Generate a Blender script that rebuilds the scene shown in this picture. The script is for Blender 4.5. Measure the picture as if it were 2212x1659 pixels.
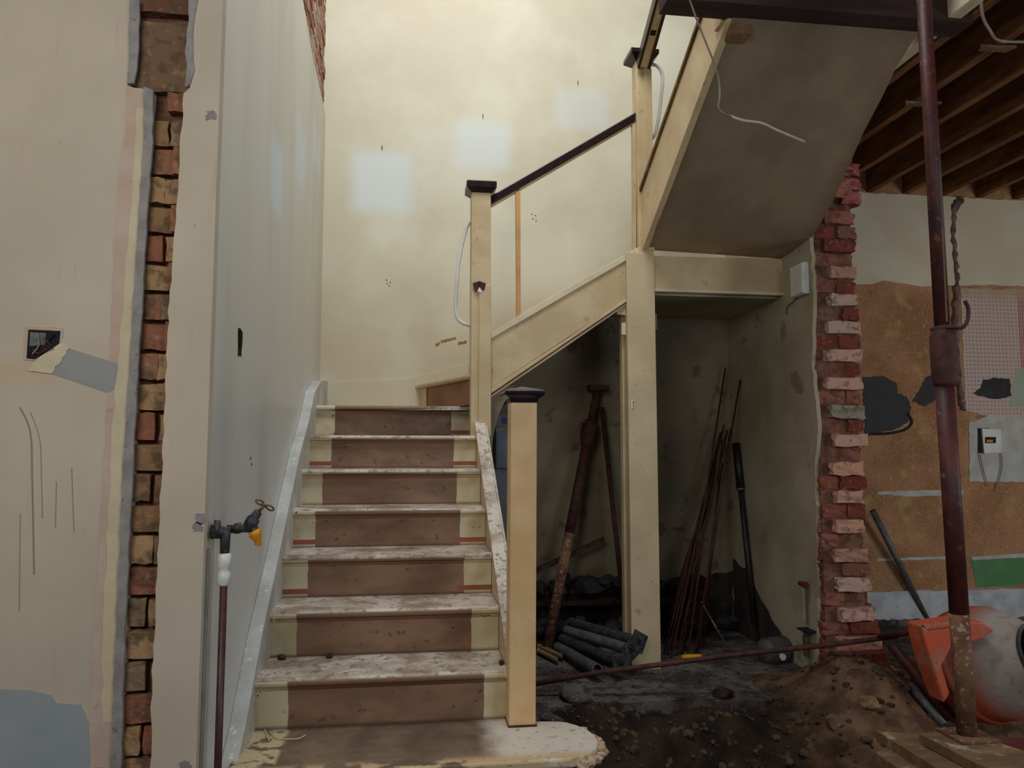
import bpy, bmesh, math, random
from mathutils import Vector, Matrix, noise
from mathutils.geometry import delaunay_2d_cdt
for o in list(bpy.data.objects): bpy.data.objects.remove(o)
S = bpy.context.scene; COL = S.collection
PI = math.pi
# ------------------------------------------------------------ camera, world, lights, exposure
FPX, PITCH, YAW = 1656.4, .0882, .1348
CAM = Vector((.516, -2.289, 1.137))
FW = Vector((math.sin(YAW)*math.cos(PITCH), math.cos(YAW)*math.cos(PITCH), math.sin(PITCH)))
RT = Vector((math.cos(YAW), -math.sin(YAW), 0)); UP = RT.cross(FW)
cd = bpy.data.cameras.new('camera'); cam = bpy.data.objects.new('camera', cd); COL.objects.link(cam)
cd.sensor_fit = 'HORIZONTAL'; cd.sensor_width = 36; cd.lens = FPX/2212*36; cd.clip_start = .02
cam.matrix_world = Matrix((( RT.x, UP.x, -FW.x, CAM.x), (RT.y, UP.y, -FW.y, CAM.y), (RT.z, UP.z, -FW.z, CAM.z), (0,0,0,1)))
S.camera = cam
S.view_settings.view_transform = 'Standard'; S.view_settings.look = 'None'
S.view_settings.gamma = 1; S.view_settings.use_curve_mapping = False
S.view_settings.exposure = 0.0
w = bpy.data.worlds.new('daylight'); S.world = w; w.use_nodes = True
bg = w.node_tree.nodes['Background']; bg.inputs[0].default_value = (.62, .72, .86, 1); bg.inputs[1].default_value = .05
def area(name, loc, aim, sx, sy, power, col):
    l = bpy.data.lights.new(name, 'AREA'); l.shape = 'RECTANGLE'; l.size = sx; l.size_y = sy; l.energy = power; l.color = col
    o = bpy.data.objects.new(name, l); COL.objects.link(o); o.location = loc
    o.rotation_euler = (Vector(aim)-Vector(loc)).to_track_quat('-Z', 'Y').to_euler(); return o
area('landing_window_daylight', (.9, .3, 5.4), (.95, 2.7, 3.1), 1.7, 1.3, 95, (.93, .97, 1))
area('hall_door_daylight', (-.7, -2.7, 2.5), (.1, .5, 1.1), 1.3, 1.3, 36, (1, .965, .90))
area('side_window_daylight', (2.5, -2.3, 1.7), (-.1, 1.0, .9), .9, 1.3, 19, (.78, .88, 1))
area('front_room_fill', (5.6, -.9, 1.5), (3.9, 2.7, 1.6), 1.2, 1.2, 34, (.95, .96, .95))  # unseen fill lamp added to brighten the far room and pier

def at(u, v, **k):
    """point on the plane X=, Y= or Z= that the photograph shows at pixel u, v"""
    d = FW + RT*((u-1106)/FPX) - UP*((v-829.5)/FPX)
    (n, val), = k.items(); i = 'XYZ'.index(n); t = (val-CAM[i])/d[i]
    return CAM + d*t
# ------------------------------------------------------------ helpers
def lin(c): return tuple(((x/255)/12.92 if x/255 <= .04045 else ((x/255+.055)/1.055)**2.4) for x in c)+(1,)
class N:
    def __init__(s, name):
        m = bpy.data.materials.new(name); m.use_nodes = True; s.m = m; s.t = m.node_tree; s.b = s.t.nodes['Principled BSDF']
        s.tc = s.t.nodes.new('ShaderNodeTexCoord').outputs['Object']
    def set(s, k, v):
        if hasattr(v, 'links'): s.t.links.new(v, s.b.inputs[k])
        else: s.b.inputs[k].default_value = v
    def _in(s, n, i, v):
        if hasattr(v, 'links'): s.t.links.new(v, n.inputs[i])
        elif v is not None: n.inputs[i].default_value = v
    def noise(s, scale, detail=4, stretch=None, rough=.55, seed=0.):
        n = s.t.nodes.new('ShaderNodeTexNoise'); n.inputs['Scale'].default_value = scale; n.inputs['Detail'].default_value = detail
        n.inputs['Roughness'].default_value = rough
        mp = s.t.nodes.new('ShaderNodeMapping'); mp.inputs['Scale'].default_value = stretch or (1,1,1); mp.inputs['Location'].default_value = (seed, seed*.7, seed*1.3)
        s.t.links.new(s.tc, mp.inputs[0]); s.t.links.new(mp.outputs[0], n.inputs['Vector']); return n.outputs['Fac']
    def ramp(s, f, a, b):     # smooth 0..1 between a and b
        n = s.t.nodes.new('ShaderNodeMapRange'); n.interpolation_type = 'SMOOTHSTEP'
        s._in(n, 0, f); n.inputs[1].default_value = a; n.inputs[2].default_value = b; return n.outputs[0]
    def mix(s, f, a, b):
        n = s.t.nodes.new('ShaderNodeMix'); n.data_type = 'RGBA'; s._in(n, 0, f)
        for i, v in ((6, a), (7, b)):
            s._in(n, i, v)
        return n.outputs[2]
    def math(s, op, a, b=None):
        n = s.t.nodes.new('ShaderNodeMath'); n.operation = op; s._in(n, 0, a); s._in(n, 1, b); return n.outputs[0]
    def xyz(s):
        n = s.t.nodes.new('ShaderNodeSeparateXYZ'); s.t.links.new(s.tc, n.inputs[0]); return n.outputs
    def bump(s, h, strength=.3, dist=.01):
        n = s.t.nodes.new('ShaderNodeBump'); n.inputs['Strength'].default_value = strength; n.inputs['Distance'].default_value = dist
        s.t.links.new(h, n.inputs['Height']); s.t.links.new(n.outputs[0], s.b.inputs['Normal'])
    def box(s, u, v, u0, u1, v0, v1, e=.03):
        a = s.math('MULTIPLY', s.ramp(u, u0-e, u0+e), s.ramp(u, u1+e, u1-e))
        b = s.math('MULTIPLY', s.ramp(v, v0-e, v0+e), s.ramp(v, v1+e, v1-e))
        return s.math('MULTIPLY', a, b)
def mat(name, c1, c2=None, scale=6, rough=.7, spots=None, bump=.15, bscale=60, metal=0, stretch=None, spec=.4, lo=.35, hi=.65, bdist=.004):
    """spots: (colour, scale, threshold)"""
    n = N(name); c = lin(c1)
    if c2: c = n.mix(n.ramp(n.noise(scale, 5, stretch), lo, hi), lin(c1), lin(c2))
    if spots:
        for sp in (spots if isinstance(spots, list) else [spots]):
            c = n.mix(n.math('MULTIPLY', n.ramp(n.noise(sp[1]*1.5, 5, seed=sp[1]), sp[2]-.02, sp[2]+.08), .7), c, lin(sp[0]))
    n.set('Base Color', c); n.set('Roughness', rough); n.set('Metallic', metal); n.set('Specular IOR Level', spec)
    if bump: n.bump(n.noise(bscale, 4, stretch), bump, bdist)
    return n.m
def O(name, bm, m, parent=None, smooth=False, label=None, kind=None, bevel=0, sub=0):
    me = bpy.data.meshes.new(name); bmesh.ops.recalc_face_normals(bm, faces=bm.faces); bm.to_mesh(me); bm.free()
    for mm in (m if isinstance(m, (list, tuple)) else [m]): me.materials.append(mm)
    o = bpy.data.objects.new(name, me); COL.objects.link(o)
    if parent: o.parent = parent
    if smooth: me.shade_smooth()
    if label: o['label'] = label
    if kind: o['kind'] = kind
    if bevel:
        b = o.modifiers.new('bevel', 'BEVEL'); b.width = bevel; b.segments = 2; b.limit_method = 'ANGLE'; b.angle_limit = .6
    return o
def thing(name, label, cat, loc=(0,0,0), group=None):
    o = bpy.data.objects.new(name, None); COL.objects.link(o); o.location = loc; o['label'] = label; o['category'] = cat
    o.empty_display_size = .1
    if group: o['group'] = group
    return o
def tag(o, label, cat, group=None, kind=None):
    o['label'] = label; o['category'] = cat
    if group: o['group'] = group
    if kind: o['kind'] = kind
    return o
def struct(o): o['kind'] = 'structure'; return o
def box(bm, a, b, rot=None):
    a = Vector(a); b = Vector(b); c = (a+b)/2; r = bmesh.ops.create_cube(bm, size=1)
    d = b-a
    for v in r['verts']:
        p = Vector((v.co.x*d.x, v.co.y*d.y, v.co.z*d.z))
        if rot is not None: p = rot @ p
        v.co = p+c
    return r['verts']
def BX(a, b, rot=None):
    bm = bmesh.new(); box(bm, a, b, rot); return bm
def frame(d):
    d = d.normalized(); a = Vector((0,0,1)) if abs(d.z) < .95 else Vector((1,0,0))
    x = d.cross(a).normalized(); return x, x.cross(d).normalized()
def tube(bm, pts, r, seg=12, caps=True, hollow=0):
    pts = [Vector(p) for p in pts]; rings = []
    rr = r if isinstance(r, (list, tuple)) else [r]*len(pts)
    x = None
    for i, p in enumerate(pts):
        d = (pts[min(i+1, len(pts)-1)]-pts[max(i-1, 0)]).normalized()
        if x is None: x, y = frame(d)
        else: x = (x-d*x.dot(d)).normalized()
        y = d.cross(x)
        rings.append([bm.verts.new(p+(x*math.cos(a)+y*math.sin(a))*rr[i]) for a in [2*PI*k/seg for k in range(seg)]])
    for a, b in zip(rings, rings[1:]):
        for k in range(seg): bm.faces.new((a[k], a[(k+1)%seg], b[(k+1)%seg], b[k]))
    if caps and not hollow: bm.faces.new(rings[0]); bm.faces.new(rings[-1])
    if hollow:
        for e, (ring, i, j) in enumerate(((rings[0], 0, 1), (rings[-1], -1, -2))):
            p = pts[i]; d = (pts[j]-p).normalized(); inn = [bm.verts.new(p+(v.co-p)*hollow) for v in ring]
            deep = [bm.verts.new(v.co+d*.06) for v in inn]
            for k in range(seg):
                bm.faces.new((ring[k], ring[(k+1)%seg], inn[(k+1)%seg], inn[k])); bm.faces.new((inn[k], inn[(k+1)%seg], deep[(k+1)%seg], deep[k]))
            bm.faces.new(deep)
    return bm
def TB(pts, r, seg=12, hollow=0): return tube(bmesh.new(), pts, r, seg, hollow=hollow)
def curve(pts, n=8):
    pts = [Vector(p) for p in pts]; q = [pts[0]]+pts+[pts[-1]]; out = []
    for i in range(1, len(q)-2):
        for k in range(n):
            t = k/n; a, b, c, d = q[i-1], q[i], q[i+1], q[i+2]
            out.append(.5*((2*b)+(c-a)*t+(2*a-5*b+4*c-d)*t*t+(3*b-a-3*c+d)*t**3))
    out.append(pts[-1]); return out
def prism(pts, vec, bm=None):
    bm = bm or bmesh.new(); vec = Vector(vec); pts = [Vector(p) for p in pts]; n = len(pts)
    v = [bm.verts.new(p) for p in pts]; w2 = [bm.verts.new(p+vec) for p in pts]
    nr = Vector((0,0,0))
    for i in range(n): nr += pts[i].cross(pts[(i+1)%n])
    nr = (nr-Vector((0,0,0))).normalized() if n > 4 else (pts[1]-pts[0]).cross(pts[2]-pts[0]).normalized()
    x, y = frame(nr); p2 = [Vector(((p-pts[0]).dot(x), (p-pts[0]).dot(y))) for p in pts]
    tris = None
    if n > 4:
        co, _, fc, ov, _, _ = delaunay_2d_cdt(p2, [], [list(range(n))], 1, 1e-7)
        if len(co) == n and all(len(o) == 1 for o in ov):
            tris = [[ov[i][0] for i in f] for f in fc]
    if tris:
        for t in tris:
            bm.faces.new([v[i] for i in t]); bm.faces.new([w2[i] for i in t][::-1])
    else:
        bm.faces.new(v); bm.faces.new(w2[::-1]); bmesh.ops.triangulate(bm, faces=[g for g in bm.faces if len(g.verts) > 4])
    for i in range(n): bm.faces.new((v[i], v[(i+1)%n], w2[(i+1)%n], w2[i]))
    return bm
def jag(pts, amp, step=.03, seed=1):
    rnd = random.Random(seed); out = []; n = len(pts); pts = [Vector(p) for p in pts]
    nrm = (pts[1]-pts[0]).cross(pts[2]-pts[1]).normalized()
    for i in range(n):
        a, b = pts[i], pts[(i+1)%n]; L = (b-a).length; k = max(1, int(L/step)); s = nrm.cross((b-a).normalized())
        for j in range(k):
            p = a.lerp(b, j/k); out.append(p + (s*rnd.uniform(-amp, amp) if j else Vector((0,0,0))))
    return out
def decal(name, px, plane, thick, m, parent, amp=.004, seed=1, label=None, step=.03):
    """thin real layer (plaster skim, paper, paint) standing on a wall"""
    k, v = plane
    pts = [at(x, y, **{k: v}) for x, y in px]
    if amp: pts = jag(pts, amp, step, seed)
    d = {'Y': Vector((0, -1, 0)), 'X': Vector((1, 0, 0)), 'Z': Vector((0, 0, 1))}[k]; pts = [p-d*.003 for p in pts]; vec = d*(thick+.003)
    return O(name, prism(pts, vec), m, parent, label=label)
def lumps(bm, amp, scale, seed=0.):
    for v in bm.verts: v.co += noise.noise_vector(v.co*scale+Vector((seed, seed, seed)))*amp
def rock(bm, c, r, rnd, sub=1, flat=.7):
    q = bmesh.ops.create_icosphere(bm, subdivisions=sub, radius=r)['verts']; s = rnd.random()*50
    rot = Matrix.Rotation(rnd.random()*6, 3, 'Z') @ Matrix.Rotation(rnd.uniform(-.4, .4), 3, 'X')
    sc = Vector((rnd.uniform(.7, 1.3), rnd.uniform(.7, 1.2), flat))
    for v in q:
        p = v.co + noise.noise_vector(v.co/r*1.1+Vector((s,)*3))*r*.45
        v.co = rot @ Vector((p.x*sc.x, p.y*sc.y, p.z*sc.z)) + Vector(c)
def bricks(specs, seed=0, jit=.004):
    """specs: (a, b, colour) boxes with chipped edges; each brick's own clay colour is stored per corner"""
    bm = bmesh.new(); cl = bm.loops.layers.float_color.new('clay'); rnd = random.Random(seed)
    for a, b, c in specs:
        vs = box(bm, a, b)
        fs = list({f for v in vs for f in v.link_faces}); es = list({e for v in vs for e in v.link_edges})
        r = bmesh.ops.subdivide_edges(bm, edges=es, cuts=2, use_grid_fill=True)
        fs = set(fs) | {g for g in r['geom'] if isinstance(g, bmesh.types.BMFace)}
        vv = {v for f in fs for v in f.verts}; s = rnd.random()*90
        ce = (Vector(a)+Vector(b))/2
        for v in vv:
            v.co += noise.noise_vector(v.co*45+Vector((s,)*3))*jit + (ce-v.co)*rnd.uniform(0, .05)
        cc = lin(c)
        for f in fs:
            for l in f.loops: l[cl] = cc
    return bm
def clay_mat(name, dirt=(70,50,42), amt=.55, thr=.5):
    n = N(name); a = n.t.nodes.new('ShaderNodeVertexColor'); a.layer_name = 'clay'
    f = n.math('MULTIPLY', n.ramp(n.noise(26, 6), thr, thr+.16), amt)
    c = n.mix(f, a.outputs[0], lin(dirt)); c = n.mix(n.math('MULTIPLY', n.ramp(n.noise(40, 5, seed=4), .56, .70), .35), c, lin((180,160,136)))
    n.set('Base Color', c); n.set('Roughness', .92); n.set('Specular IOR Level', .15); n.bump(n.noise(70, 6), .8, .008); return n.m

# ------------------------------------------------------------ materials
M = {}
M['cream'] = mat('cream_gloss_paint', (206,184,144), (190,166,126), 5, .42, [((120,88,60), 50, .66), ((150,124,92), 9, .66)], .08, 40)
M['tan'] = mat('tan_gloss_paint', (232,196,146), (220,180,128), 7, .4, ((120,80,50), 60, .7), .05, 50)
M['dust_white'] = mat('dusty_white_paint', (212,202,186), (156,138,118), 6, .45, [((84,62,48), 60, .60), ((60,45,35), 110, .62), ((120,98,78), 18, .56)], .25, 70, lo=.36, hi=.66)
M['dark_wood'] = mat('dark_stained_wood', (48,28,24), (30,18,18), 8, .3, None, .1, 40, stretch=(6,6,1))
M['soffit'] = mat('soffit_plaster', (186,168,138), (172,152,124), 3, .75, ((140,110,84), 22, .70), .12, 90)
M['under'] = mat('cupboard_plaster', (176,166,142), (152,140,114), 2, .85, [((120,104,82), 4, .62), ((70,58,46), 50, .70)], .15, 60)
M['brick'] = clay_mat('broken_brick')
M['brickL'] = clay_mat('sooty_chase_brick', (96,80,62), .75, .47)
M['mortar'] = mat('grey_mortar', (134,100,82), (106,70,56), 16, .95, ((84,56,46), 30, .6), .9, 60, spec=.1, bdist=.01)
M['slab'] = mat('dusty_concrete', (100,94,90), (58,50,45), 5, .9, [((160,158,156), 60, .62), ((46,38,32), 10, .54)], .5, 50, spec=.2)
M['soil'] = mat('dark_soil', (62,46,36), (36,26,22), 7, .97, [((108,84,64), 24, .62), ((120,60,48), 16, .68)], 1, 40, spec=.1, bdist=.02)
M['rubble_tan'] = mat('tan_rubble_dust', (150,118,88), (112,86,64), 7, .95, [((80,58,44), 28, .6), ((176,150,120), 40, .66)], .9, 50, spec=.1, bdist=.012)
M['stone'] = mat('rubble_stone', (86,72,60), (58,48,40), 12, .95, None, .6, 60, spec=.1)
M['prop_red'] = mat('red_oxide_steel', (88,38,34), (60,28,28), 10, .55, ((116,84,64), 22, .62), .3, 50)
M['prop_mud'] = mat('cement_crusted_steel', (118,84,58), (84,46,36), 9, .85, ((168,142,108), 40, .56), .6, 50, lo=.40, hi=.62)
M['rust'] = mat('rusty_steel', (84,44,34), (52,32,28), 25, .75, None, .4, 60)
M['iron'] = mat('dark_weathered_metal', (74,76,78), (48,46,48), 30, .5, ((112,110,104), 44, .6), .3, 80, metal=.4)
M['steel'] = mat('galvanised_grey_tube', (104,106,104), (80,82,80), 20, .5, ((150,148,140), 40, .62), .2, 60, metal=.3)
M['black_pl'] = mat('black_pipe_plastic', (26,24,26), (38,34,32), 10, .5, None, .1)
M['white_pl'] = mat('white_plastic', (222,222,216), (206,206,200), 6, .4, None, 0)
M['orange'] = mat('orange_mixer_paint', (214,92,56), (190,98,72), 3, .6, [((170,124,104), 8, .52), ((120,90,76), 30, .60)], .2, 40)
M['cement'] = mat('cement_coated_drum', (206,112,84), (168,152,142), 2.2, .7, ((130,112,100), 26, .64), .3, 40, lo=.40, hi=.52)
M['drumin'] = mat('cement_lined_drum', (96,90,84), (60,56,54), 14, .9, None, .5)
M['joist'] = mat('old_joist_timber', (132,92,58), (96,62,40), 6, .85, ((160,118,70), 20, .64), .4, 40, stretch=(3,.6,3), spec=.15)
M['board'] = mat('ceiling_boards', (52,34,26), (34,22,18), 6, .9, None, .3, spec=.1)
M['timber'] = mat('dusty_plank', (128,98,66), (102,78,54), 4, .8, [((90,64,44), 22, .63), ((170,156,136), 9, .6)], .3, 50, stretch=(1,4,1))
M['yellow'] = mat('yellow_hose_plastic', (228,150,30), (214,138,24), 20, .4, None, 0)
M['nozzle'] = mat('yellow_tool_plastic', (230,160,30), (200,130,20), 20, .5, None, 0)
M['copper'] = mat('purple_brown_pipe', (78,44,46), (64,36,40), 20, .4, None, .1)
M['brass'] = mat('dull_brass', (128,112,84), (92,78,62), 30, .4, None, .2, metal=.6)
M['grey_box'] = mat('grey_meter_casing', (150,156,164), (132,138,146), 8, .45, None, .05)
M['clear'] = mat('pale_meter_cover', (176,184,198), (150,158,170), 6, .15, None, 0)
M['black'] = mat('soot_black', (16,15,18), (28,26,28), 20, .8, None, .2)
M['tool_grey'] = mat('grey_ribbed_plastic', (86,84,78), (66,64,60), 10, .6, ((120,116,104), 30, .64), .2)
M['pink'] = mat('pink_skim_plaster', (206,184,166), (196,170,150), 7, .85, [((176,120,92), 14, .66), ((186,168,128), 22, .68)], .2, 60)
M['creamskim'] = mat('cream_plaster_edge', (218,204,170), (206,190,158), 7, .8, [((176,150,96), 14, .68)], .2, 60)
M['greyskim'] = mat('grey_undercoat', (150,150,146), (158,158,154), 7, .85, None, .08, 60)
M['bluegrey'] = mat('blue_grey_repair_plaster', (164,170,172), (152,160,164), 4, .85, None, .1, 60)
M['bead'] = mat('grey_plaster_return', (160,154,150), (140,134,130), 16, .85, ((120,102,84), 30, .63), .3, 60)
M['scuff'] = mat('pencil_grey_scuff', (152,140,128), None, bump=0)
M['brownrender'] = mat('brown_bare_render', (178,134,100), (150,108,76), 3, .92, [((120,82,58), 40, .58), ((196,170,138), 60, .60), ((176,150,98), 5, .58)], .3, 70, spec=.15)
M['upperpaint'] = mat('upper_wall_paint', (208,198,174), (200,188,162), 3, .8, None, .06, 60)
M['whitebase'] = mat('flaking_whitewash', (196,200,204), (170,174,180), 7, .85, [((128,112,104), 22, .66)], .4, 50)
M['greenpaint'] = mat('green_wall_paint', (92,142,92), (82,130,84), 10, .7, ((150,160,140), 30, .70), .1)
M['palepatch'] = mat('pale_filler_plaster', (190,192,186), (176,172,166), 8, .85, ((150,130,126), 20, .66), .15)
M['blackpaint'] = mat('black_sprayed_paint', (20,18,24), (36,32,34), 12, .6, ((70,58,44), 9, .66), .1)
M['cord'] = mat('grey_flex', (150,142,128), (128,120,108), 20, .6, None, 0)
M['flexw'] = mat('pale_flex_sheath', (206,196,172), (190,180,156), 20, .5, None, 0)
M['paper'] = mat('scrap_board_paper', (196,188,160), (172,160,130), 8, .8, ((110,96,76), 18, .66), .1)
M['straw'] = mat('pale_straw', (206,192,150), None, bump=0)
M['redval'] = mat('red_valve_paint', (104,40,40), (80,34,34), 20, .5, None, 0)
def wallpaper():
    n = N('patterned_wallpaper'); mp = n.t.nodes.new('ShaderNodeMapping'); n.t.links.new(n.tc, mp.inputs[0]); mp.inputs['Scale'].default_value = (1, 0, 1)
    v = n.t.nodes.new('ShaderNodeTexVoronoi'); v.inputs['Scale'].default_value = 34; v.inputs['Randomness'].default_value = .12
    n.t.links.new(mp.outputs[0], v.inputs['Vector'])
    c = n.mix(n.ramp(v.outputs['Distance'], .28, .38), lin((172,148,140)), lin((196,176,166)))
    x, y, z = n.xyz()
    st = n.math('MULTIPLY', n.ramp(n.math('SINE', n.math('MULTIPLY', x, 420.)), 0, .3), n.ramp(x, 4.955, 4.965))
    c = n.mix(st, c, lin((168,78,74)))
    c = n.mix(n.math('MULTIPLY', n.ramp(z, 2.20, 2.34), n.ramp(n.noise(4), .3, .6)), c, lin((176,150,120)))
    n.set('Base Color', c); n.set('Roughness', .85); return n.m
M['wallpaper'] = wallpaper()
def stair_wall():
    n = N('yellowed_stairwell_paint'); x, y, z = n.xyz()
    c = n.mix(n.ramp(n.noise(1.6, 4), .35, .65), lin((224,218,192)), lin((212,202,174)))
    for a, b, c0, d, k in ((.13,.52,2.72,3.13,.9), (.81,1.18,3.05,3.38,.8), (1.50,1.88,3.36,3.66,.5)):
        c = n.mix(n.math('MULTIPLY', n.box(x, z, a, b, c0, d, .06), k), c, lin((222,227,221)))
    lo = n.math('MULTIPLY', n.ramp(z, 2.5, 1.6), n.ramp(n.noise(2.2, 4, seed=3), .35, .7))
    c = n.mix(n.math('MULTIPLY', lo, .6), c, lin((206,184,150)))
    c = n.mix(n.ramp(n.noise(60, 3, seed=9), .74, .80), c, lin((120,95,75)))
    n.set('Base Color', c); n.set('Roughness', .6); n.bump(n.noise(30, 4), .12, .004); return n.m
def side_wall():
    n = N('worn_offwhite_side_paint'); x, y, z = n.xyz()
    st = n.noise(1.6, 3, (1, 2.2, .3))
    c = n.mix(n.ramp(st, .25, .75), lin((212,207,192)), lin((206,200,185)))
    c = n.mix(n.math('MULTIPLY', n.ramp(z, 2.1, 1.0), .8), c, lin((210,212,210)))  # bluish daylight on the lower wall painted into its colour
    # paler bluish soft-edged patches along the flight
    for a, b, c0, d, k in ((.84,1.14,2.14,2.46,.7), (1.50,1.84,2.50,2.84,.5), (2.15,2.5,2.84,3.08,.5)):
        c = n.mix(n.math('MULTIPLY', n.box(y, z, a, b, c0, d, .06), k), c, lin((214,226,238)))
    c = n.mix(n.math('MULTIPLY', n.ramp(n.noise(1.5, 5, (1, 1.6, .35), seed=6), .48, .75), .28), c, lin((150,138,118)))
    c = n.mix(n.ramp(n.noise(40, 3, seed=2), .74, .77), c, lin((120,100,90)))
    n.set('Base Color', c); n.set('Roughness', .38); n.bump(n.noise(30, 3), .05, .002); return n.m
def face_wall():
    n = N('warm_beige_hall_paint'); x, y, z = n.xyz()
    c = n.mix(n.ramp(n.noise(2.4, 4), .35, .65), lin((206,192,170)), lin((196,182,160)))
    c = n.mix(n.math('MULTIPLY', n.box(x, z, -.75, -.46, 1.33, 1.39, .04), .4), c, lin((206,164,110)))
    c = n.mix(n.math('MULTIPLY', n.ramp(n.noise(8, 3, (3, 1, .35), seed=5), .62, .74), .3), c, lin((176,156,130)))
    c = n.mix(n.ramp(n.noise(45, 3, seed=1), .745, .77), c, lin((150,105,90)))
    n.set('Base Color', c); n.set('Roughness', .7); n.bump(n.noise(50, 4), .1, .003); return n.m
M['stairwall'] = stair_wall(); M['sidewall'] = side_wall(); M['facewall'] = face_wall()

# ------------------------------------------------------------ walls
YB = 2.75; ZF = -.06
# wall_back : stairwell part
wb = struct(O('wall_back', BX((-.25, YB, -.5), (2.72, YB+.2, 6)), M['stairwall']))
wf = struct(O('wall_far', BX((2.72, YB, -.5), (7.2, YB+.2, 3.3)), M['brownrender']))
struct(O('wall_right', BX((7.0, -3, -.5), (7.2, YB, 3.3)), M['upperpaint']))
for i, (px, py) in enumerate([(835,605),(843,610),(836,613),(841,618),(1149,463),(1157,466),(1151,473),(1158,477)]):
    O('screw_hole', TB([at(px, py, Y=YB), at(px, py, Y=YB-.0015)], .0042, 8), M['black'], wb)
for px, py in [(825,320),(1043,252),(1248,180)]:
    p = at(px, py, Y=YB); O('picture_nail', TB([p, p+Vector((0,-.012,.004))], .003, 8), M['rust'], wb)
    O('nail_scar', prism(jag([p+Vector((-.003,0,.022)), p+Vector((.003,0,.020)), p+Vector((.006,0,-.022)), p+Vector((.001,0,-.018))], .0025, .008, int(px)), (0,-.0015,0)), M['scuff'], wb)
for k, (a, b) in enumerate([((952,738),(985,730)), ((990,742),(1008,738)), ((940,745),(950,740))]):
    decal('chipped_paint', [(a[0],a[1]-3),(b[0],b[1]-2),(b[0],b[1]+3),(a[0],a[1]+4)], ('Y', YB), .0015, M['brownrender'], wb, .003, k, step=.01)
# side wall (flank of the stairs)
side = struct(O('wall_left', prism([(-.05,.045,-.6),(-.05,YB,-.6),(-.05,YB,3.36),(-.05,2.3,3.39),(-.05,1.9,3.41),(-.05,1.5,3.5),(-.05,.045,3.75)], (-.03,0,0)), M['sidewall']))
sp = []; rnd = random.Random(5)
for r in range(26):
    z = 3.0+r*.077
    y = -.0+(.11 if r%2 else 0)
    while y < YB:
        sp.append(((-.10,y,z),(-.062+rnd.uniform(-.008,.004),min(y+.21,YB),z+.066), rnd.choice([(190,140,118),(176,112,88),(196,168,150),(160,120,98)]))); y += .222
O('exposed_brickwork', bricks(sp, 3, .006), M['brick'], side)
O('mortar_bed', BX((-.25,.12,-.5),(-.08,YB,6)), M['mortar'], side)
p0 = at(518,740,X=-.05)
O('patress_hole', prism(jag([p0+Vector((0,-.03,.045)),p0+Vector((0,.03,.04)),p0+Vector((0,.025,-.045)),p0+Vector((0,-.02,-.05))], .006, .015, 4), (.002,0,0)), M['brick'], side)
for px, py in [(541,990),(543,1003)]:
    p = at(px, py, X=-.05); O('screw_hole', TB([p, p+Vector((.002,0,0))], .005, 8), M['black'], side)
# front face of the nib with its brick chase
W0, D0 = at(0, 0, Y=0), 0
bmL = prism(jag([(-2.2,0,-.6),(-.25,0,-.6),(-.254,0,.85),(-.254,0,1.5),(-.248,0,1.9),(-.241,0,2.196),(-.309,0,2.20),(-.314,0,3.4),(-2.2,0,3.4)], .0035, .04, 3), (0,.045,0))
face = struct(O('wall_front', bmL, M['facewall']))
bmR = prism(jag([(-.17,0,-.6),(-.05,0,-.6),(-.05,0,3.4),(-.131,0,3.4),(-.134,0,2.21),(-.152,0,2.19),(-.160,0,1.84),(-.168,0,1.57),(-.172,0,.98),(-.175,0,.6),(-.170,0,.28)], .0035, .03, 8), (0,.045,0))
for v in bmR.verts:
    if v.co.x > -.055: v.co.x = -.05
O('plaster_strip', bmR, M['facewall'], face)
sp = []; rnd = random.Random(12); z = -.56; r = 0; H = .0865
pal = [(176,142,104),(152,106,82),(150,116,84),(170,136,98),(150,98,76),(140,116,90)]
while z < 2.12:
    off = .012*math.sin(r*1.7)
    if r % 2: sp.append(((-.262,.018+rnd.uniform(0,.006),z),(-.155,.10,z+H-.011), rnd.choice(pal))); sp.append(((-.178,.008,z),(-.150,.10,z+H-.006), (158,110,80)))
    else:
        g = rnd.choice([.0,.008,.014]) ; xm = -.196+off*.5
        sp.append(((-.262,.014+rnd.uniform(0,.01),z),(xm-g/2,.10,z+H-.009), rnd.choice(pal))); sp.append(((xm+g/2,.012+rnd.uniform(0,.01),z),(-.150,.10,z+H-.012), rnd.choice(pal)))
    z += H; r += 1
sp.append(((-.32,.02,2.20),(-.13,.12,2.42),(128,100,76))); sp.append(((-.32,.015,2.44),(-.13,.12,2.66),(118,80,64)))
sp.append(((-.20,.014,2.14),(-.145,.12,2.2),(150,100,72)))
O('chase_brickwork', bricks(sp, 7, .005), M['brickL'], face)
O('mortar_bed', BX((-2.2,.05,-.6),(-.085,.2,3.4)), M['mortar'], face)
pl = ('Y', 0)
decal('pink_skim', [(275,185),(330,200),(322,330),(312,520),(300,720),(287,900),(275,1200),(255,1500),(245,1659),(190,1659),(200,1400),(215,1150),(238,760),(248,480),(268,300)], pl, .0015, M['pink'], face, .003, 2)
decal('cream_skim', [(296,235),(318,235),(310,420),(300,640),(284,860),(270,1100),(258,1350),(245,1560),(222,1560),(222,1400),(232,1180),(245,900),(262,700),(272,560),(288,400)], pl, .003, M['creamskim'], face, .004, 6)
decal('plaster_return', [(312,190),(332,196),(330,330),(318,480),(306,700),(296,860),(284,1100),(272,1350),(262,1659),(240,1659),(250,1400),(262,1100),(276,860),(286,700),(300,480),(310,330)], pl, .008, M['bead'], face, .002, 9)
decal('plaster_return', [(282,0),(302,0),(297,150),(290,182),(276,182),(279,90)], pl, .006, M['bead'], face, .003, 4)
decal('plaster_return', [(408,0),(428,0),(418,60),(421,150),(412,182),(400,190),(404,90)], pl, .004, M['bead'], face, .004, 5)
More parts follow.
